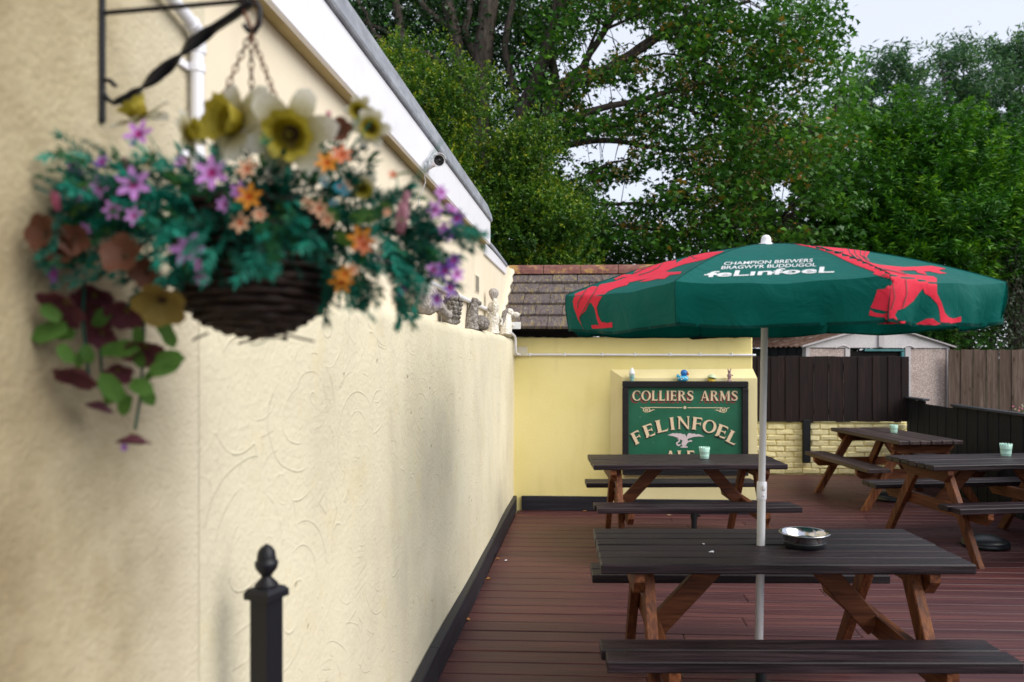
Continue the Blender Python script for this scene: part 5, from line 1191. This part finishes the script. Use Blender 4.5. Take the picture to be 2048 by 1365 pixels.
mb = MB(); small = [sprigs[i] for i in (0, 4, 8, 12)]; geo = [([v.co.copy() for v in q.vertices], [tuple(f.vertices) for f in q.polygons]) for q in small]
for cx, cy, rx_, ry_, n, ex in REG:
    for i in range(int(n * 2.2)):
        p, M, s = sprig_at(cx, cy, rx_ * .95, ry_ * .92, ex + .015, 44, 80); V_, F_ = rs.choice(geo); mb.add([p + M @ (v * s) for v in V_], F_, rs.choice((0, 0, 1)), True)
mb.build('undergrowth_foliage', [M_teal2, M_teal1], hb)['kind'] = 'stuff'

# ================================================================== TREES
def leafmesh(name, C, Bs, size, shape, m, tint):
    """one mesh of many leaves: centres, bases, sizes, outline and a random tint each"""
    N, k = len(C), len(shape); shp = np.array(shape, dtype=np.float32)
    V = C[:, None, :] + np.einsum('nij,kj->nki', Bs, shp) * size[:, None, None]
    me = bpy.data.meshes.new(name); me.vertices.add(N * k); me.vertices.foreach_set('co', V.astype(np.float32).ravel())
    me.loops.add(N * k); me.loops.foreach_set('vertex_index', np.arange(N * k, dtype=np.int32))
    me.polygons.add(N); me.polygons.foreach_set('loop_start', np.arange(0, N * k, k, dtype=np.int32)); me.polygons.foreach_set('loop_total', np.full(N, k, dtype=np.int32))
    at_ = me.attributes.new('tint', 'FLOAT', 'POINT'); at_.data.foreach_set('value', np.repeat(tint.astype(np.float32), k))
    me.materials.append(m); me.update(calc_edges=True); return me
def rbasis(N, up=.5, dirs=None):
    """random leaf bases (columns x, y, normal); up biases the leaf faces to the sky"""
    n = RNG.normal(size=(N, 3)); n /= np.linalg.norm(n, axis=1, keepdims=True); n[:, 2] = np.abs(n[:, 2]) * .7 + up; n /= np.linalg.norm(n, axis=1, keepdims=True)
    x = RNG.normal(size=(N, 3)) if dirs is None else dirs + RNG.normal(size=(N, 3)) * .25
    x -= n * np.sum(x * n, axis=1, keepdims=True); x /= np.linalg.norm(x, axis=1, keepdims=True) + 1e-9; y = np.cross(n, x)
    return np.stack([x, y, n], axis=2)
SYC = [(0, 0, 0), (.25, -.18, .02), (.15, -.55, -.05), (.52, -.28, 0), (1.0, -.02, -.12), (.52, .28, 0), (.15, .55, -.05), (.25, .18, .02)]
OVAL = [(0, 0, 0), (.4, -.26, .03), (1, 0, -.05), (.4, .26, .03)]
NARR = [(0, 0, 0), (.45, -.13, .02), (1, 0, -.06), (.45, .13, .02)]
fw, rt = np.array(FW), np.array(RT)
def up_np(px, py, d): return np.array([0, 0, 1.6]) + (fw[None] + rt[None] * ((px - CX) / FPX)[:, None] + np.array([0, 0, 1.])[None] * ((CY - py) / FPX)[:, None]) * d[:, None]
def inpoly(px, py, poly):
    c = np.zeros(len(px), bool); j = len(poly) - 1
    for i in range(len(poly)):
        xi, yi = poly[i]; xj, yj = poly[j]
        k = (yi > py) != (yj > py); xx = (xj - xi) * (py - yi) / ((yj - yi) or 1e-9) + xi; c ^= k & (px < xx); j = i
    return c
def clusters(poly, n, d0, d1, gaps=(), edge=0):
    xs = [p[0] for p in poly]; ys = [p[1] for p in poly]; px = RNG.uniform(min(xs), max(xs), n * 4); py = RNG.uniform(min(ys), max(ys), n * 4); ok = inpoly(px, py, poly)
    for gx, gy, rx_, ry_, pr in gaps:
        q = ((px - gx) / rx_) ** 2 + ((py - gy) / ry_) ** 2; ok &= ~((q < 1) & (RNG.random(len(px)) < pr))
    px, py = px[ok][:n], py[ok][:n]; return px, py, RNG.uniform(d0, d1, len(px))
def foliage(name, parent, cl, per, spread, size, shape, m, up=.5, flat=.5, tintmix=(.5, .22), gaps=()):
    px, py, d = cl; c = up_np(px, py, d); N = len(c) * per; idx = np.repeat(np.arange(len(c)), per)
    off = np.clip(RNG.normal(size=(N, 3)), -1.7, 1.7) * spread; off[:, 2] *= flat; P = c[idx] + off
    t = np.clip(RNG.normal(tintmix[0], .17, len(c))[idx] + RNG.normal(0, tintmix[1] * .75, N), 0, 1)
    if gaps:
        Q = P - np.array([0, 0, 1.6]); dep = Q @ fw; qx = CX + (Q @ rt) / dep * FPX; qy = CY - Q[:, 2] / dep * FPX; keep = np.ones(N, bool)
        for gx, gy, rx_, ry_, pr in gaps: keep &= ~((((qx - gx) / rx_) ** 2 + ((qy - gy) / ry_) ** 2 < RNG.uniform(.5, 1.1, N)) & (RNG.random(N) < pr))
        P = P[keep]; t = t[keep]; N = len(P)
    me = leafmesh(name, P - np.array(parent.location)[None], rbasis(N, up), RNG.uniform(size * .6, size * 1.25, N), shape, m, t)
    return inst(name, me, parent), c
def limb(mb, pts, r0, r1, n=7):
    P = [Vector(p) for p in pts]; f = []
    for i in range(len(P) - 1):
        for t in (0, .33, .66): f.append(P[i].lerp(P[i + 1], t) + Vector((random.uniform(-1, 1), random.uniform(-1, 1), random.uniform(-1, 1))) * .02)
    f.append(P[-1]); tube(mb, f, [r0 + (r1 - r0) * i / (len(f) - 1) for i in range(len(f))], n); return f
def twigs(mb, cs, anchors, frac, r=.012):
    A = np.array([tuple(a) for a in anchors])
    for c in cs[RNG.random(len(cs)) < frac]:
        k = np.argmin(np.sum((A - c) ** 2, axis=1) + RNG.random(len(A)) * .3); a, b = Vector(A[k]), Vector(c)
        if (b - a).length < 3.0: tube(mb, [a, a.lerp(b, .5) + Vector((0, 0, .08)), b], [r, r * .7, r * .35], 4, caps=False)
def P3(L, d): return [at(x, y, d) for x, y in L]
GR = -.32
# leaf colours
ML_syc = m_leaf('sycamore_leaf', [(0, (.012, .050, .010)), (.35, (.030, .105, .014)), (.7, (.062, .18, .018)), (.94, (.13, .27, .024)), (1, (.24, .15, .025))], .25, .45)
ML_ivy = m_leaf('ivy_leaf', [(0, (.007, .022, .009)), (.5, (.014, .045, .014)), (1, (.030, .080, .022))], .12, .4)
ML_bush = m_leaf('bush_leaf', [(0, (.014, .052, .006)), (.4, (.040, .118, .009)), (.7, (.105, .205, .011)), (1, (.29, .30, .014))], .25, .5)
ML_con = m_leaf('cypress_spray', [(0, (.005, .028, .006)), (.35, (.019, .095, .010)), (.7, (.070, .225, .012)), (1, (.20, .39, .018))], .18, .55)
ML_ash = m_leaf('ash_leaf', [(0, (.022, .070, .036)), (.5, (.055, .135, .062)), (1, (.13, .23, .10))], .28, .5)
ML_maple = m_leaf('light_maple_leaf', [(0, (.018, .072, .012)), (.5, (.052, .165, .018)), (1, (.14, .29, .026))], .3, .5)
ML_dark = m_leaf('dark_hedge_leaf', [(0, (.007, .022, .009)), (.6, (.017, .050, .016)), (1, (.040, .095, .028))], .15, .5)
ML_laurel = m_leaf('laurel_leaf', [(0, (.025, .085, .02)), (.6, (.06, .17, .03)), (1, (.13, .27, .05))], .2, .35)
ML_grey = m_leaf('grey_green_leaf', [(0, (.022, .040, .022)), (.6, (.05, .075, .040)), (1, (.11, .14, .075))], .2, .6)
def tree_root(name, px, d, lab, cat='tree'):
    p = at(px, 713, d); r = empty(name, (p.x, p.y, GR)); tag(r, lab, cat, 'trees behind the outbuilding and garage'); return r, Vector((p.x, p.y, GR))

# spreading sycamore
GAPS = [(1120, 140, 28, 26, .8), (1182, 110, 36, 34, .85), (1250, 78, 72, 42, .80), (1330, 100, 40, 22, .6), (1215, 195, 58, 30, .9), (1290, 160, 30, 20, .6), (1180, 302, 50, 24, .9), (1226, 306, 36, 28, .95), (1150, 345, 26, 32, .8), (1255, 380, 46, 20, .95), (1232, 402, 36, 16, .9), (1320, 354, 34, 18, .9), (1585, 205, 70, 60, .45), (1560, 385, 26, 24, .9), (1580, 425, 30, 22, .6), (1420, 380, 20, 14, .7), (1500, 10, 40, 16, .9), (1345, 250, 16, 10, .7), (1120, 330, 20, 25, .7), (1490, 470, 16, 10, .9), (1620, 440, 20, 14, .6)]
r, g = tree_root('sycamore_tree', 1040, 15.2, 'spreading sycamore with long dark limbs and gaps of sky through its crown')
mb = MB(); anch = []
anch += limb(mb, [g] + P3([(1045, 520), (1060, 400), (1085, 260), (1110, 170)], 15.2), .28, .12, 10)
for L, dd_, r0, r1 in (([(1105, 190), (1165, 132), (1213, 59), (1262, -20)], 15, .085, .05), ([(1100, 195), (1132, 165), (1216, 139), (1279, 92), (1345, 48), (1440, -8)], 14.6, .095, .04), ([(1090, 230), (1150, 172), (1238, 128), (1326, 72), (1400, 40), (1500, 2)], 14.3, .08, .03),
                       ([(1085, 260), (1187, 222), (1300, 195), (1400, 168), (1520, 150), (1600, 120)], 14.0, .07, .02), ([(1080, 275), (1170, 262), (1246, 249), (1301, 220), (1363, 190), (1450, 150)], 14.8, .06, .02), ([(1075, 318), (1117, 293), (1198, 280), (1260, 285), (1345, 304), (1436, 289), (1540, 260)], 14.6, .07, .02),
                       ([(1062, 400), (1140, 368), (1216, 330), (1260, 318)], 14.4, .045, .015), ([(1060, 420), (1180, 410), (1275, 407), (1330, 416), (1420, 400)], 14.7, .05, .015), ([(1060, 460), (1200, 450), (1400, 470), (1560, 440)], 14.6, .05, .015), ([(1300, 195), (1400, 230), (1500, 240), (1600, 250)], 14.4, .035, .01), ([(1110, 170), (1095, 80), (1135, -20)], 15.3, .10, .06), ([(1326, 72), (1430, 60), (1540, 60), (1610, 70)], 14.2, .035, .01), ([(1238, 128), (1330, 110), (1430, 110)], 14.5, .03, .01), ([(1213, 59), (1290, 20), (1330, -20)], 14.8, .03, .02), ([(1165, 132), (1195, 60), (1200, -10)], 15.2, .04, .02)):
    anch += limb(mb, P3(L, dd_), r0, r1)
poly = [(1090, -60), (1490, -60), (1560, 12), (1600, -20), (1640, 8), (1660, 60), (1650, 90), (1632, 150), (1660, 200), (1690, 260), (1690, 420), (1650, 560), (1120, 560), (1080, 380), (1090, 150)]
cl = clusters(poly, 1150, 13.2, 16.6, GAPS)
o, cs = foliage('crown', r, cl, 40, .30, .108, SYC, ML_syc, .55, .26, (.5, .2), GAPS)
twigs(mb, cs, anch, .5); mb.build('trunk', M_bark, r, True)
mb2 = MB(); px, py, d_ = clusters([(1120, 100), (1600, 100), (1640, 300), (1500, 480), (1150, 480)], 130, 13.0, 14.2, GAPS)
cc_ = up_np(px, py, d_); C_ = np.repeat(cc_, 22, axis=0) + RNG.normal(size=(len(cc_) * 22, 3)) * np.array([.06, .06, .09])
inst('seed_cluster', leafmesh('seed_cluster', C_ - np.array(r.location)[None], rbasis(len(C_), 0), RNG.uniform(.03, .06, len(C_)), OVAL, m_leaf('sycamore_keys', [(0, (.13, .085, .02)), (1, (.26, .15, .04))], .2), RNG.random(len(C_))), r)['kind'] = 'stuff'
# ivy-clad tree
GAP2 = [(790, 30, 14, 10, .8), (925, 135, 12, 18, .9), (1000, 60, 10, 20, .6), (860, 60, 12, 14, .6), (1062, 300, 10, 14, .6), (740, 20, 14, 10, .7), (680, 30, 10, 8, .8)]
r, g = tree_root('ivy_clad_tree', 960, 16.5, 'tall dark tree with several ivy covered trunks rising behind the yellow-green bush')
mb = MB(); anch = []
for L, r0, r1 in (([(960, 560), (955, 300), (962, 150), (985, -60)], .26, .17), ([(955, 320), (925, 160), (908, 60), (880, -60)], .16, .11), ([(1000, 420), (1040, 240), (1090, 110), (1130, -40)], .16, .11), ([(900, 300), (835, 150), (805, 80), (780, -60)], .11, .07), ([(930, 160), (860, 110), (760, 60), (690, 20)], .06, .03), ([(1040, 240), (1010, 100), (1030, -40)], .08, .05), ([(905, 60), (850, 20), (820, -50)], .07, .05), ([(835, 150), (745, 60), (700, -30)], .06, .03), ([(962, 150), (930, 60), (950, -50)], .09, .05)):
    anch += limb(mb, ([g] if L[0][1] == 560 else []) + P3(L, 15.1), r0, r1, 9)
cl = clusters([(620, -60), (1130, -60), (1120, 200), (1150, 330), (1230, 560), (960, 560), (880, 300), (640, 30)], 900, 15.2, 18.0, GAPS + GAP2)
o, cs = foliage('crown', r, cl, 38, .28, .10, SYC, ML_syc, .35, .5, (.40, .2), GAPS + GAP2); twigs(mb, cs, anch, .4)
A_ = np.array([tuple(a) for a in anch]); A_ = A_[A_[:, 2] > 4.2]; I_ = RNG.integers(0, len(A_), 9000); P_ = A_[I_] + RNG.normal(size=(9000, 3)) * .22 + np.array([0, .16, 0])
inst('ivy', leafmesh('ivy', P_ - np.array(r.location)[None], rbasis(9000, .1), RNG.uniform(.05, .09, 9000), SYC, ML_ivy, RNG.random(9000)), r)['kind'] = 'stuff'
mb.build('trunk', M_bark, r, True)
# paler maple between sycamore and cypress
r, g = tree_root('maple_tree', 1640, 19.0, 'mid green maple standing between the sycamore and the bright cypress')
mb = MB(); anch = limb(mb, [g] + P3([(1645, 560), (1650, 360), (1665, 240), (1690, 130)], 19), .16, .04)
for L in ([(1648, 420), (1560, 330), (1500, 290)], [(1650, 360), (1720, 290)], [(1655, 300), (1600, 220)], [(1648, 460), (1560, 430), (1480, 420)], [(1648, 480), (1620, 460), (1570, 440)]): anch += limb(mb, P3(L, 18.6), .06, .02)
cl = clusters([(1440, 240), (1600, 170), (1650, 180), (1668, 130), (1690, 110), (1712, 140), (1705, 180), (1742, 230), (1735, 320), (1720, 540), (1430, 540)], 420, 17.6, 20.0, [(1580, 420, 26, 20, .5), (1560, 385, 26, 24, .9), (1590, 205, 60, 50, .5)])
o, cs = foliage('crown', r, cl, 24, .30, .15, SYC, ML_maple, .35, .5, (.5, .22), GAPS); twigs(mb, cs, anch, .5); mb.build('trunk', M_bark, r, True)

# yellow-green evergreen bush: upright leafy sprays over a rounded mass
def spray_tree(name, lab, px, d, lobes, nspray, L, per, size, shape, m, upb, tip, trunk_r=.1, out=.8, cat='tree', fan=.35, droop=0.0, sub_n=16):
    r, g = tree_root(name, px, d, lab, cat)
    C0 = []; D0 = []; LT = []; big = lobes; lobes = []
    for (lx, ly, ld, rx_, ry_, rd) in big:
        for q in range(sub_n):
            th, ph = RNG.random() * 2 * PI, RNG.uniform(-.2, 1.0); s_ = math.sqrt(max(0, 1 - min(ph, 1) ** 2)) * .85
            k_ = RNG.uniform(.26, .42); lobes.append((lx + rx_ * s_ * math.cos(th), ly + ry_ * s_ * math.sin(th), ld - rd * ph * .8, rx_ * k_, ry_ * k_, rd * k_))
    TOT = sum(q[3] * q[4] for q in lobes)
    for (lx, ly, ld, rx_, ry_, rd) in lobes:
        k = max(3, int(nspray * rx_ * ry_ / TOT)); v = RNG.normal(size=(k * 2, 3)); v /= np.linalg.norm(v, axis=1, keepdims=True); v = v[(v[:, 1] < .5)][:k]
        s = RNG.uniform(.75, 1.08, (len(v), 1)); c = np.array(at(lx, ly, ld)); rad = np.array([rx_ * ld / FPX, rd, ry_ * ld / FPX])
        LT.append(np.full(len(v), RNG.normal(0, .11))); C0.append(c + v * s * rad); D0.append(v * out + np.array([0, 0, upb - droop]) + RNG.normal(size=v.shape) * .22)
    LT0 = np.concatenate(LT); C0 = np.concatenate(C0); D0 = np.concatenate(D0); D0 /= np.linalg.norm(D0, axis=1, keepdims=True); n = len(C0)
    idx = np.repeat(np.arange(n), per); t = np.tile(np.linspace(0, 1, per), n); Ls = RNG.uniform(.6, 1.2, n) * L
    side = np.cross(D0, RNG.normal(size=(n, 3))); side /= np.linalg.norm(side, axis=1, keepdims=True); sg = np.where(np.arange(n * per) % 2, 1., -1.)
    P = C0[idx] + D0[idx] * (t * Ls[idx])[:, None] + side[idx] * (sg * (1.05 - t) * Ls[idx] * fan * RNG.random(n * per))[:, None]
    P[:, 2] -= droop * .35 * (t ** 2) * Ls[idx]
    ld_ = D0[idx] * .8 + side[idx] * sg[:, None] * .7
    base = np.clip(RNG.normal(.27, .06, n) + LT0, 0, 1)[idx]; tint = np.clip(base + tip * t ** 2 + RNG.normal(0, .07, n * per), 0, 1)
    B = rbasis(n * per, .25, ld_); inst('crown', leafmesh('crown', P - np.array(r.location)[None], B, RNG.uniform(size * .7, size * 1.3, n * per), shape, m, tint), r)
    mb = MB(); limb(mb, [g] + [at(px, y, d) for y in (560, 420, 300)], trunk_r, trunk_r * .4)
    for (lx, ly, ld, rx_, ry_, rd) in big: limb(mb, [at(px, min(ly + 120, 560), d), at((px + lx) / 2, ly + 40, ld), at(lx, ly, ld)], trunk_r * .45, .015)
    mb.build('trunk', M_bark, r, True); return r
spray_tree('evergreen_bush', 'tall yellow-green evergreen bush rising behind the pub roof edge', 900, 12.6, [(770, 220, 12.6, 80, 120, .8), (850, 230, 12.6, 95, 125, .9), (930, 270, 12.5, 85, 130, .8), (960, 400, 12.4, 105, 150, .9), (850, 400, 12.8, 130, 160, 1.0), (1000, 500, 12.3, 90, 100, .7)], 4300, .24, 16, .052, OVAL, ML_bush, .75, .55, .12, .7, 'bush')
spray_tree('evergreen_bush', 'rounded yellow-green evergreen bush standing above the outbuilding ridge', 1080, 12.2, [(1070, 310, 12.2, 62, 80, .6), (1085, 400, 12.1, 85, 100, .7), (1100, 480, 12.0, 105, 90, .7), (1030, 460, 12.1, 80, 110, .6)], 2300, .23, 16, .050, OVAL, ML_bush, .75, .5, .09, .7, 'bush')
# cypresses: flat sprays sweeping out and up
def plume_tree(name, lab, px, d, lobes, nplume):
    """conifer: plumes sweeping outwards and up, each a spine with flat side sprays of needles"""
    r, g = tree_root(name, px, d, lab); C0, A0 = [], []
    TOT = sum(q[3] * q[4] for q in lobes)
    for (lx, ly, ld, rx_, ry_, rd) in lobes:
        k = int(nplume * rx_ * ry_ / TOT); v = RNG.normal(size=(k * 3, 3)); v /= np.linalg.norm(v, axis=1, keepdims=True); v = v[v[:, 1] < .45][:k]
        c = np.array(at(lx, ly, ld)); rad = np.array([rx_ * ld / FPX, rd, ry_ * ld / FPX]); C0.append(c + v * rad * RNG.uniform(.55, 1.0, (len(v), 1)))
        A0.append(v * np.array([1.0, .7, .35]) + np.array([0, 0, .42]) + RNG.normal(size=v.shape) * .16)
    C0 = np.concatenate(C0); A0 = np.concatenate(A0); A0 /= np.linalg.norm(A0, axis=1, keepdims=True); n = len(C0)
    NS, NL = 18, 11
    L = RNG.uniform(.55, 1.05, n); side = np.cross(A0, np.array([0, 0, 1.]) + RNG.normal(size=(n, 3)) * .25); side /= np.linalg.norm(side, axis=1, keepdims=True)
    pi_ = np.repeat(np.arange(n), NS * NL); si = np.tile(np.repeat(np.arange(NS), NL), n); li = np.tile(np.arange(NL), n * NS); N = len(pi_)
    ts = (si + .5) / NS; sg = np.where(si % 2, 1., -1.); tl = (li + .5) / NL
    sd_ = A0[pi_] * .75 + side[pi_] * (sg * .75)[:, None] + np.repeat(RNG.normal(size=(n * NS, 3)) * .16, NL, axis=0); sd_ /= np.linalg.norm(sd_, axis=1, keepdims=True)
    sl_ = L[pi_] * (.46 * (1.08 - ts)) + .05
    P = C0[pi_] + A0[pi_] * (ts * L[pi_])[:, None] + sd_ * (tl * sl_)[:, None]
    P[:, 2] += .18 * L[pi_] * ts ** 2 - .05 * tl * sl_; P += RNG.normal(size=(N, 3)) * .012
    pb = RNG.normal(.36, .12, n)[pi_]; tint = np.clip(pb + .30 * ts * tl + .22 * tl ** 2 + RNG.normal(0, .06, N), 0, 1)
    B = rbasis(N, .8, sd_ * 1.3 + np.array([0, 0, .15]))
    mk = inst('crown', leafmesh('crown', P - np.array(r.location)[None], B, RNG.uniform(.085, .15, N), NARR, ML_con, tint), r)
    q = []; 
    for (lx, ly, ld, rx_, ry_, rd) in lobes:
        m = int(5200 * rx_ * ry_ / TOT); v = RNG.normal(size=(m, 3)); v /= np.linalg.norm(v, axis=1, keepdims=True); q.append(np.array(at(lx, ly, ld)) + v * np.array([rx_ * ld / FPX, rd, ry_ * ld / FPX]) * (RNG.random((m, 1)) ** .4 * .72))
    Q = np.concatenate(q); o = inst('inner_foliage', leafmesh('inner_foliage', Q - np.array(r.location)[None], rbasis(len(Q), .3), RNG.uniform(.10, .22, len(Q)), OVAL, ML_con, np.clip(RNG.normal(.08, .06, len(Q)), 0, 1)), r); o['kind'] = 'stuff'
    mb = MB(); limb(mb, [g] + [at(px, y, d) for y in (560, 420, 320)], .14, .05)
    for (lx, ly, ld, rx_, ry_, rd) in lobes: limb(mb, [at(px, min(ly + 110, 560), d), at((px + lx) / 2, ly + 40, ld), at(lx, ly, ld)], .05, .015)
    mb.build('trunk', M_bark, r, True)
plume_tree('cypress_tree', 'broad bright green cypress behind the right part of the parasol', 1850, 16.0, [(1860, 325, 16.2, 70, 70, .8), (1800, 390, 15.9, 85, 90, .9), (1900, 400, 15.8, 90, 105, 1.0), (1765, 470, 15.6, 80, 100, .9), (1850, 500, 15.2, 105, 115, 1.1), (1950, 510, 15.5, 75, 115, .9), (1800, 575, 15.2, 130, 90, 1.1), (1725, 535, 15.8, 50, 85, .7)], 640)
plume_tree('cypress_tree', 'bright green cypress at the photo edge with yellowish tips', 2030, 16.4, [(2000, 330, 16.6, 50, 60, .7), (2040, 405, 16.4, 70, 95, .9), (2060, 510, 16.0, 75, 115, .9), (2010, 480, 16.2, 55, 85, .8)], 240)
GAPA = [(1761, 203, 20, 12, .97), (1740, 150, 12, 16, .95), (1785, 196, 12, 10, .9), (1856, 165, 16, 10, .97), (1924, 146, 16, 10, .9), (2007, 222, 18, 14, .97), (1954, 246, 12, 12, .95), (1826, 118, 12, 24, .97), (1896, 92, 9, 16, .97), (1690, 150, 20, 34, .9), (2010, 80, 10, 14, .95), (1850, 112, 14, 22, .95), (1700, 262, 20, 9, .9), (1976, 130, 12, 8, .9), (1890, 230, 10, 12, .9), (2040, 180, 10, 10, .9), (1725, 225, 8, 10, .9)]
# distant ash trees: rounded tufts on open branches
def ash(px, d, tufts, lab, n=1):
    r, g = tree_root('ash_tree', px, d, lab); mb = MB(); anch = limb(mb, [g] + P3([(px, 560), (px + 4, 380), (px + 10, 300)], d), .30, .14)
    X, Y, D = [], [], []
    for tx, ty, tr_ in tufts:
        anch += limb(mb, P3([(px + 8, 400), ((px + tx) / 2 + random.uniform(-14, 14), (ty + 330) / 2 + 20), (tx, ty + 12)], d + random.uniform(-.8, .8)), .08, .02)
        k = int(24 * (tr_ / 50) ** 2); a = RNG.random(k) * 2 * PI; q = np.sqrt(RNG.random(k)); X.append(tx + tr_ * q * np.cos(a)); Y.append(ty + tr_ * .7 * q * np.sin(a)); D.append(d + RNG.normal(size=k) * tr_ * d / FPX * .5)
    cl = (np.concatenate(X), np.concatenate(Y), np.concatenate(D)); o, cs = foliage('crown', r, cl, 60, .36, .27, NARR, ML_ash, .5, .6, (.52, .22), GAPA); twigs(mb, cs, anch, .3, .02); mb.build('trunk', M_bark, r, True)
ash(1790, 30, [(1780, 150, 55), (1740, 190, 45), (1815, 190, 42), (1770, 225, 45), (1720, 250, 45), (1850, 170, 26), (1830, 250, 45), (1800, 125, 34), (1690, 210, 34), (1760, 280, 50)], 'rounded grey-green ash crown furthest back beside the pale sky')
ash(1930, 32, [(1930, 110, 48), (1960, 150, 52), (1895, 165, 36), (1880, 110, 28), (1920, 200, 50), (1870, 215, 36), (1975, 210, 46), (1940, 260, 50)], 'tall grey-green ash behind the broad cypress with its tufts against the sky')
ash(2050, 33, [(2030, 110, 50), (2000, 95, 24), (2060, 150, 60), (2020, 180, 50), (2075, 90, 48), (2040, 235, 50), (2000, 240, 40)], 'grey-green ash at the photo edge rising over the yellow-tipped cypress')
# dark hedge and understorey
r, g = tree_root('dark_hedge', 1450, 17.5, 'dark hedge of mixed leaves behind the parasol and roof', 'hedge')
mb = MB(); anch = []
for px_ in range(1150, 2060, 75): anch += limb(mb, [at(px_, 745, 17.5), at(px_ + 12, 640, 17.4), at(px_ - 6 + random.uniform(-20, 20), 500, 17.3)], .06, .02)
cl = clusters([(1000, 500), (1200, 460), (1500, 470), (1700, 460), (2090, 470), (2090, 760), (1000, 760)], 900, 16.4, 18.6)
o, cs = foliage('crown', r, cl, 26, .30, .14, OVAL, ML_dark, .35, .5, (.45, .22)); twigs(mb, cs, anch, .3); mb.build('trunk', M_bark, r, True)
r, g = tree_root('laurel_bush', 1930, 15.0, 'leafy laurel bush showing over the weathered fence beside the garage', 'bush')
mb = MB(); anch = limb(mb, [g, at(1930, 700, 15), at(1925, 660, 15)], .05, .02)
cl = clusters([(1800, 700), (1830, 664), (1880, 650), (1930, 668), (1985, 655), (2000, 700), (1990, 730), (1800, 730)], 90, 14.5, 15.4); o, cs = foliage('crown', r, cl, 22, .13, .12, OVAL, ML_laurel, .5, .6); twigs(mb, cs, anch, .6); mb.build('trunk', M_bark, r, True)
r, g = tree_root('grey_shrub', 2020, 14.6, 'dull grey-green shrub with bare twigs at the photo edge above the weathered fence', 'bush')
mb = MB(); anch = []
for k in range(9): anch += limb(mb, [g, at(2030 + random.uniform(-20, 40), 680, 14.6), at(2000 + random.uniform(-20, 60), 600, 14.5), at(1990 + random.uniform(-20, 70), 500 + random.uniform(-10, 40), 14.4)], .03, .008, 5)
cl = clusters([(1985, 510), (2020, 480), (2090, 480), (2090, 705), (2010, 705), (1975, 620)], 150, 14.2, 15.2); o, cs = foliage('crown', r, cl, 26, .17, .075, OVAL, ML_grey, .3, .7); twigs(mb, cs, anch, .7, .006); mb.build('trunk', M_bark, r, True)
# small flowering plant over the black fence
fp = at(2040, 828, 9.4); fr = empty('flowering_plant', (fp.x, fp.y, 0)); tag(fr, 'little white and red flowering plant peeping over the black fence at the photo edge', 'plant')
mb = MB(); 
for k in range(7): tube(mb, [(random.uniform(-.03, .03), random.uniform(-.03, .03), .0), (random.uniform(-.07, .07), random.uniform(-.05, .05), fp.z + random.uniform(-.02, .10))], .004, 5)
mb.build('stem', M_lgreen, fr)
tm = {c: FM[c] for c in ('peach', 'coral', 'lilac')}
wm = MB(); rosette(wm, 5, 1, .7, .4, .05, 0); wme = wm.mesh('blossom', MP['white']); rme = MB(); rosette(rme, 5, 1, .8, .5, .05, 0); rme = rme.mesh('blossom', MP['pink'])
for k in range(14): inst('blossom', wme if k % 3 else rme, fr, (random.uniform(-.09, .07), random.uniform(-.05, .05), fp.z + random.uniform(-.0, .11)), (random.uniform(.5, 1.6), 0, random.uniform(-.6, .6)), (.014,) * 3)
for k in range(16): inst('leaf', FM['leaf'], fr, (random.uniform(-.08, .08), random.uniform(-.05, .05), fp.z + random.uniform(-.06, .06)), (random.uniform(-.6, .6), random.uniform(-.6, .6), random.random() * 6), (.04,) * 3)
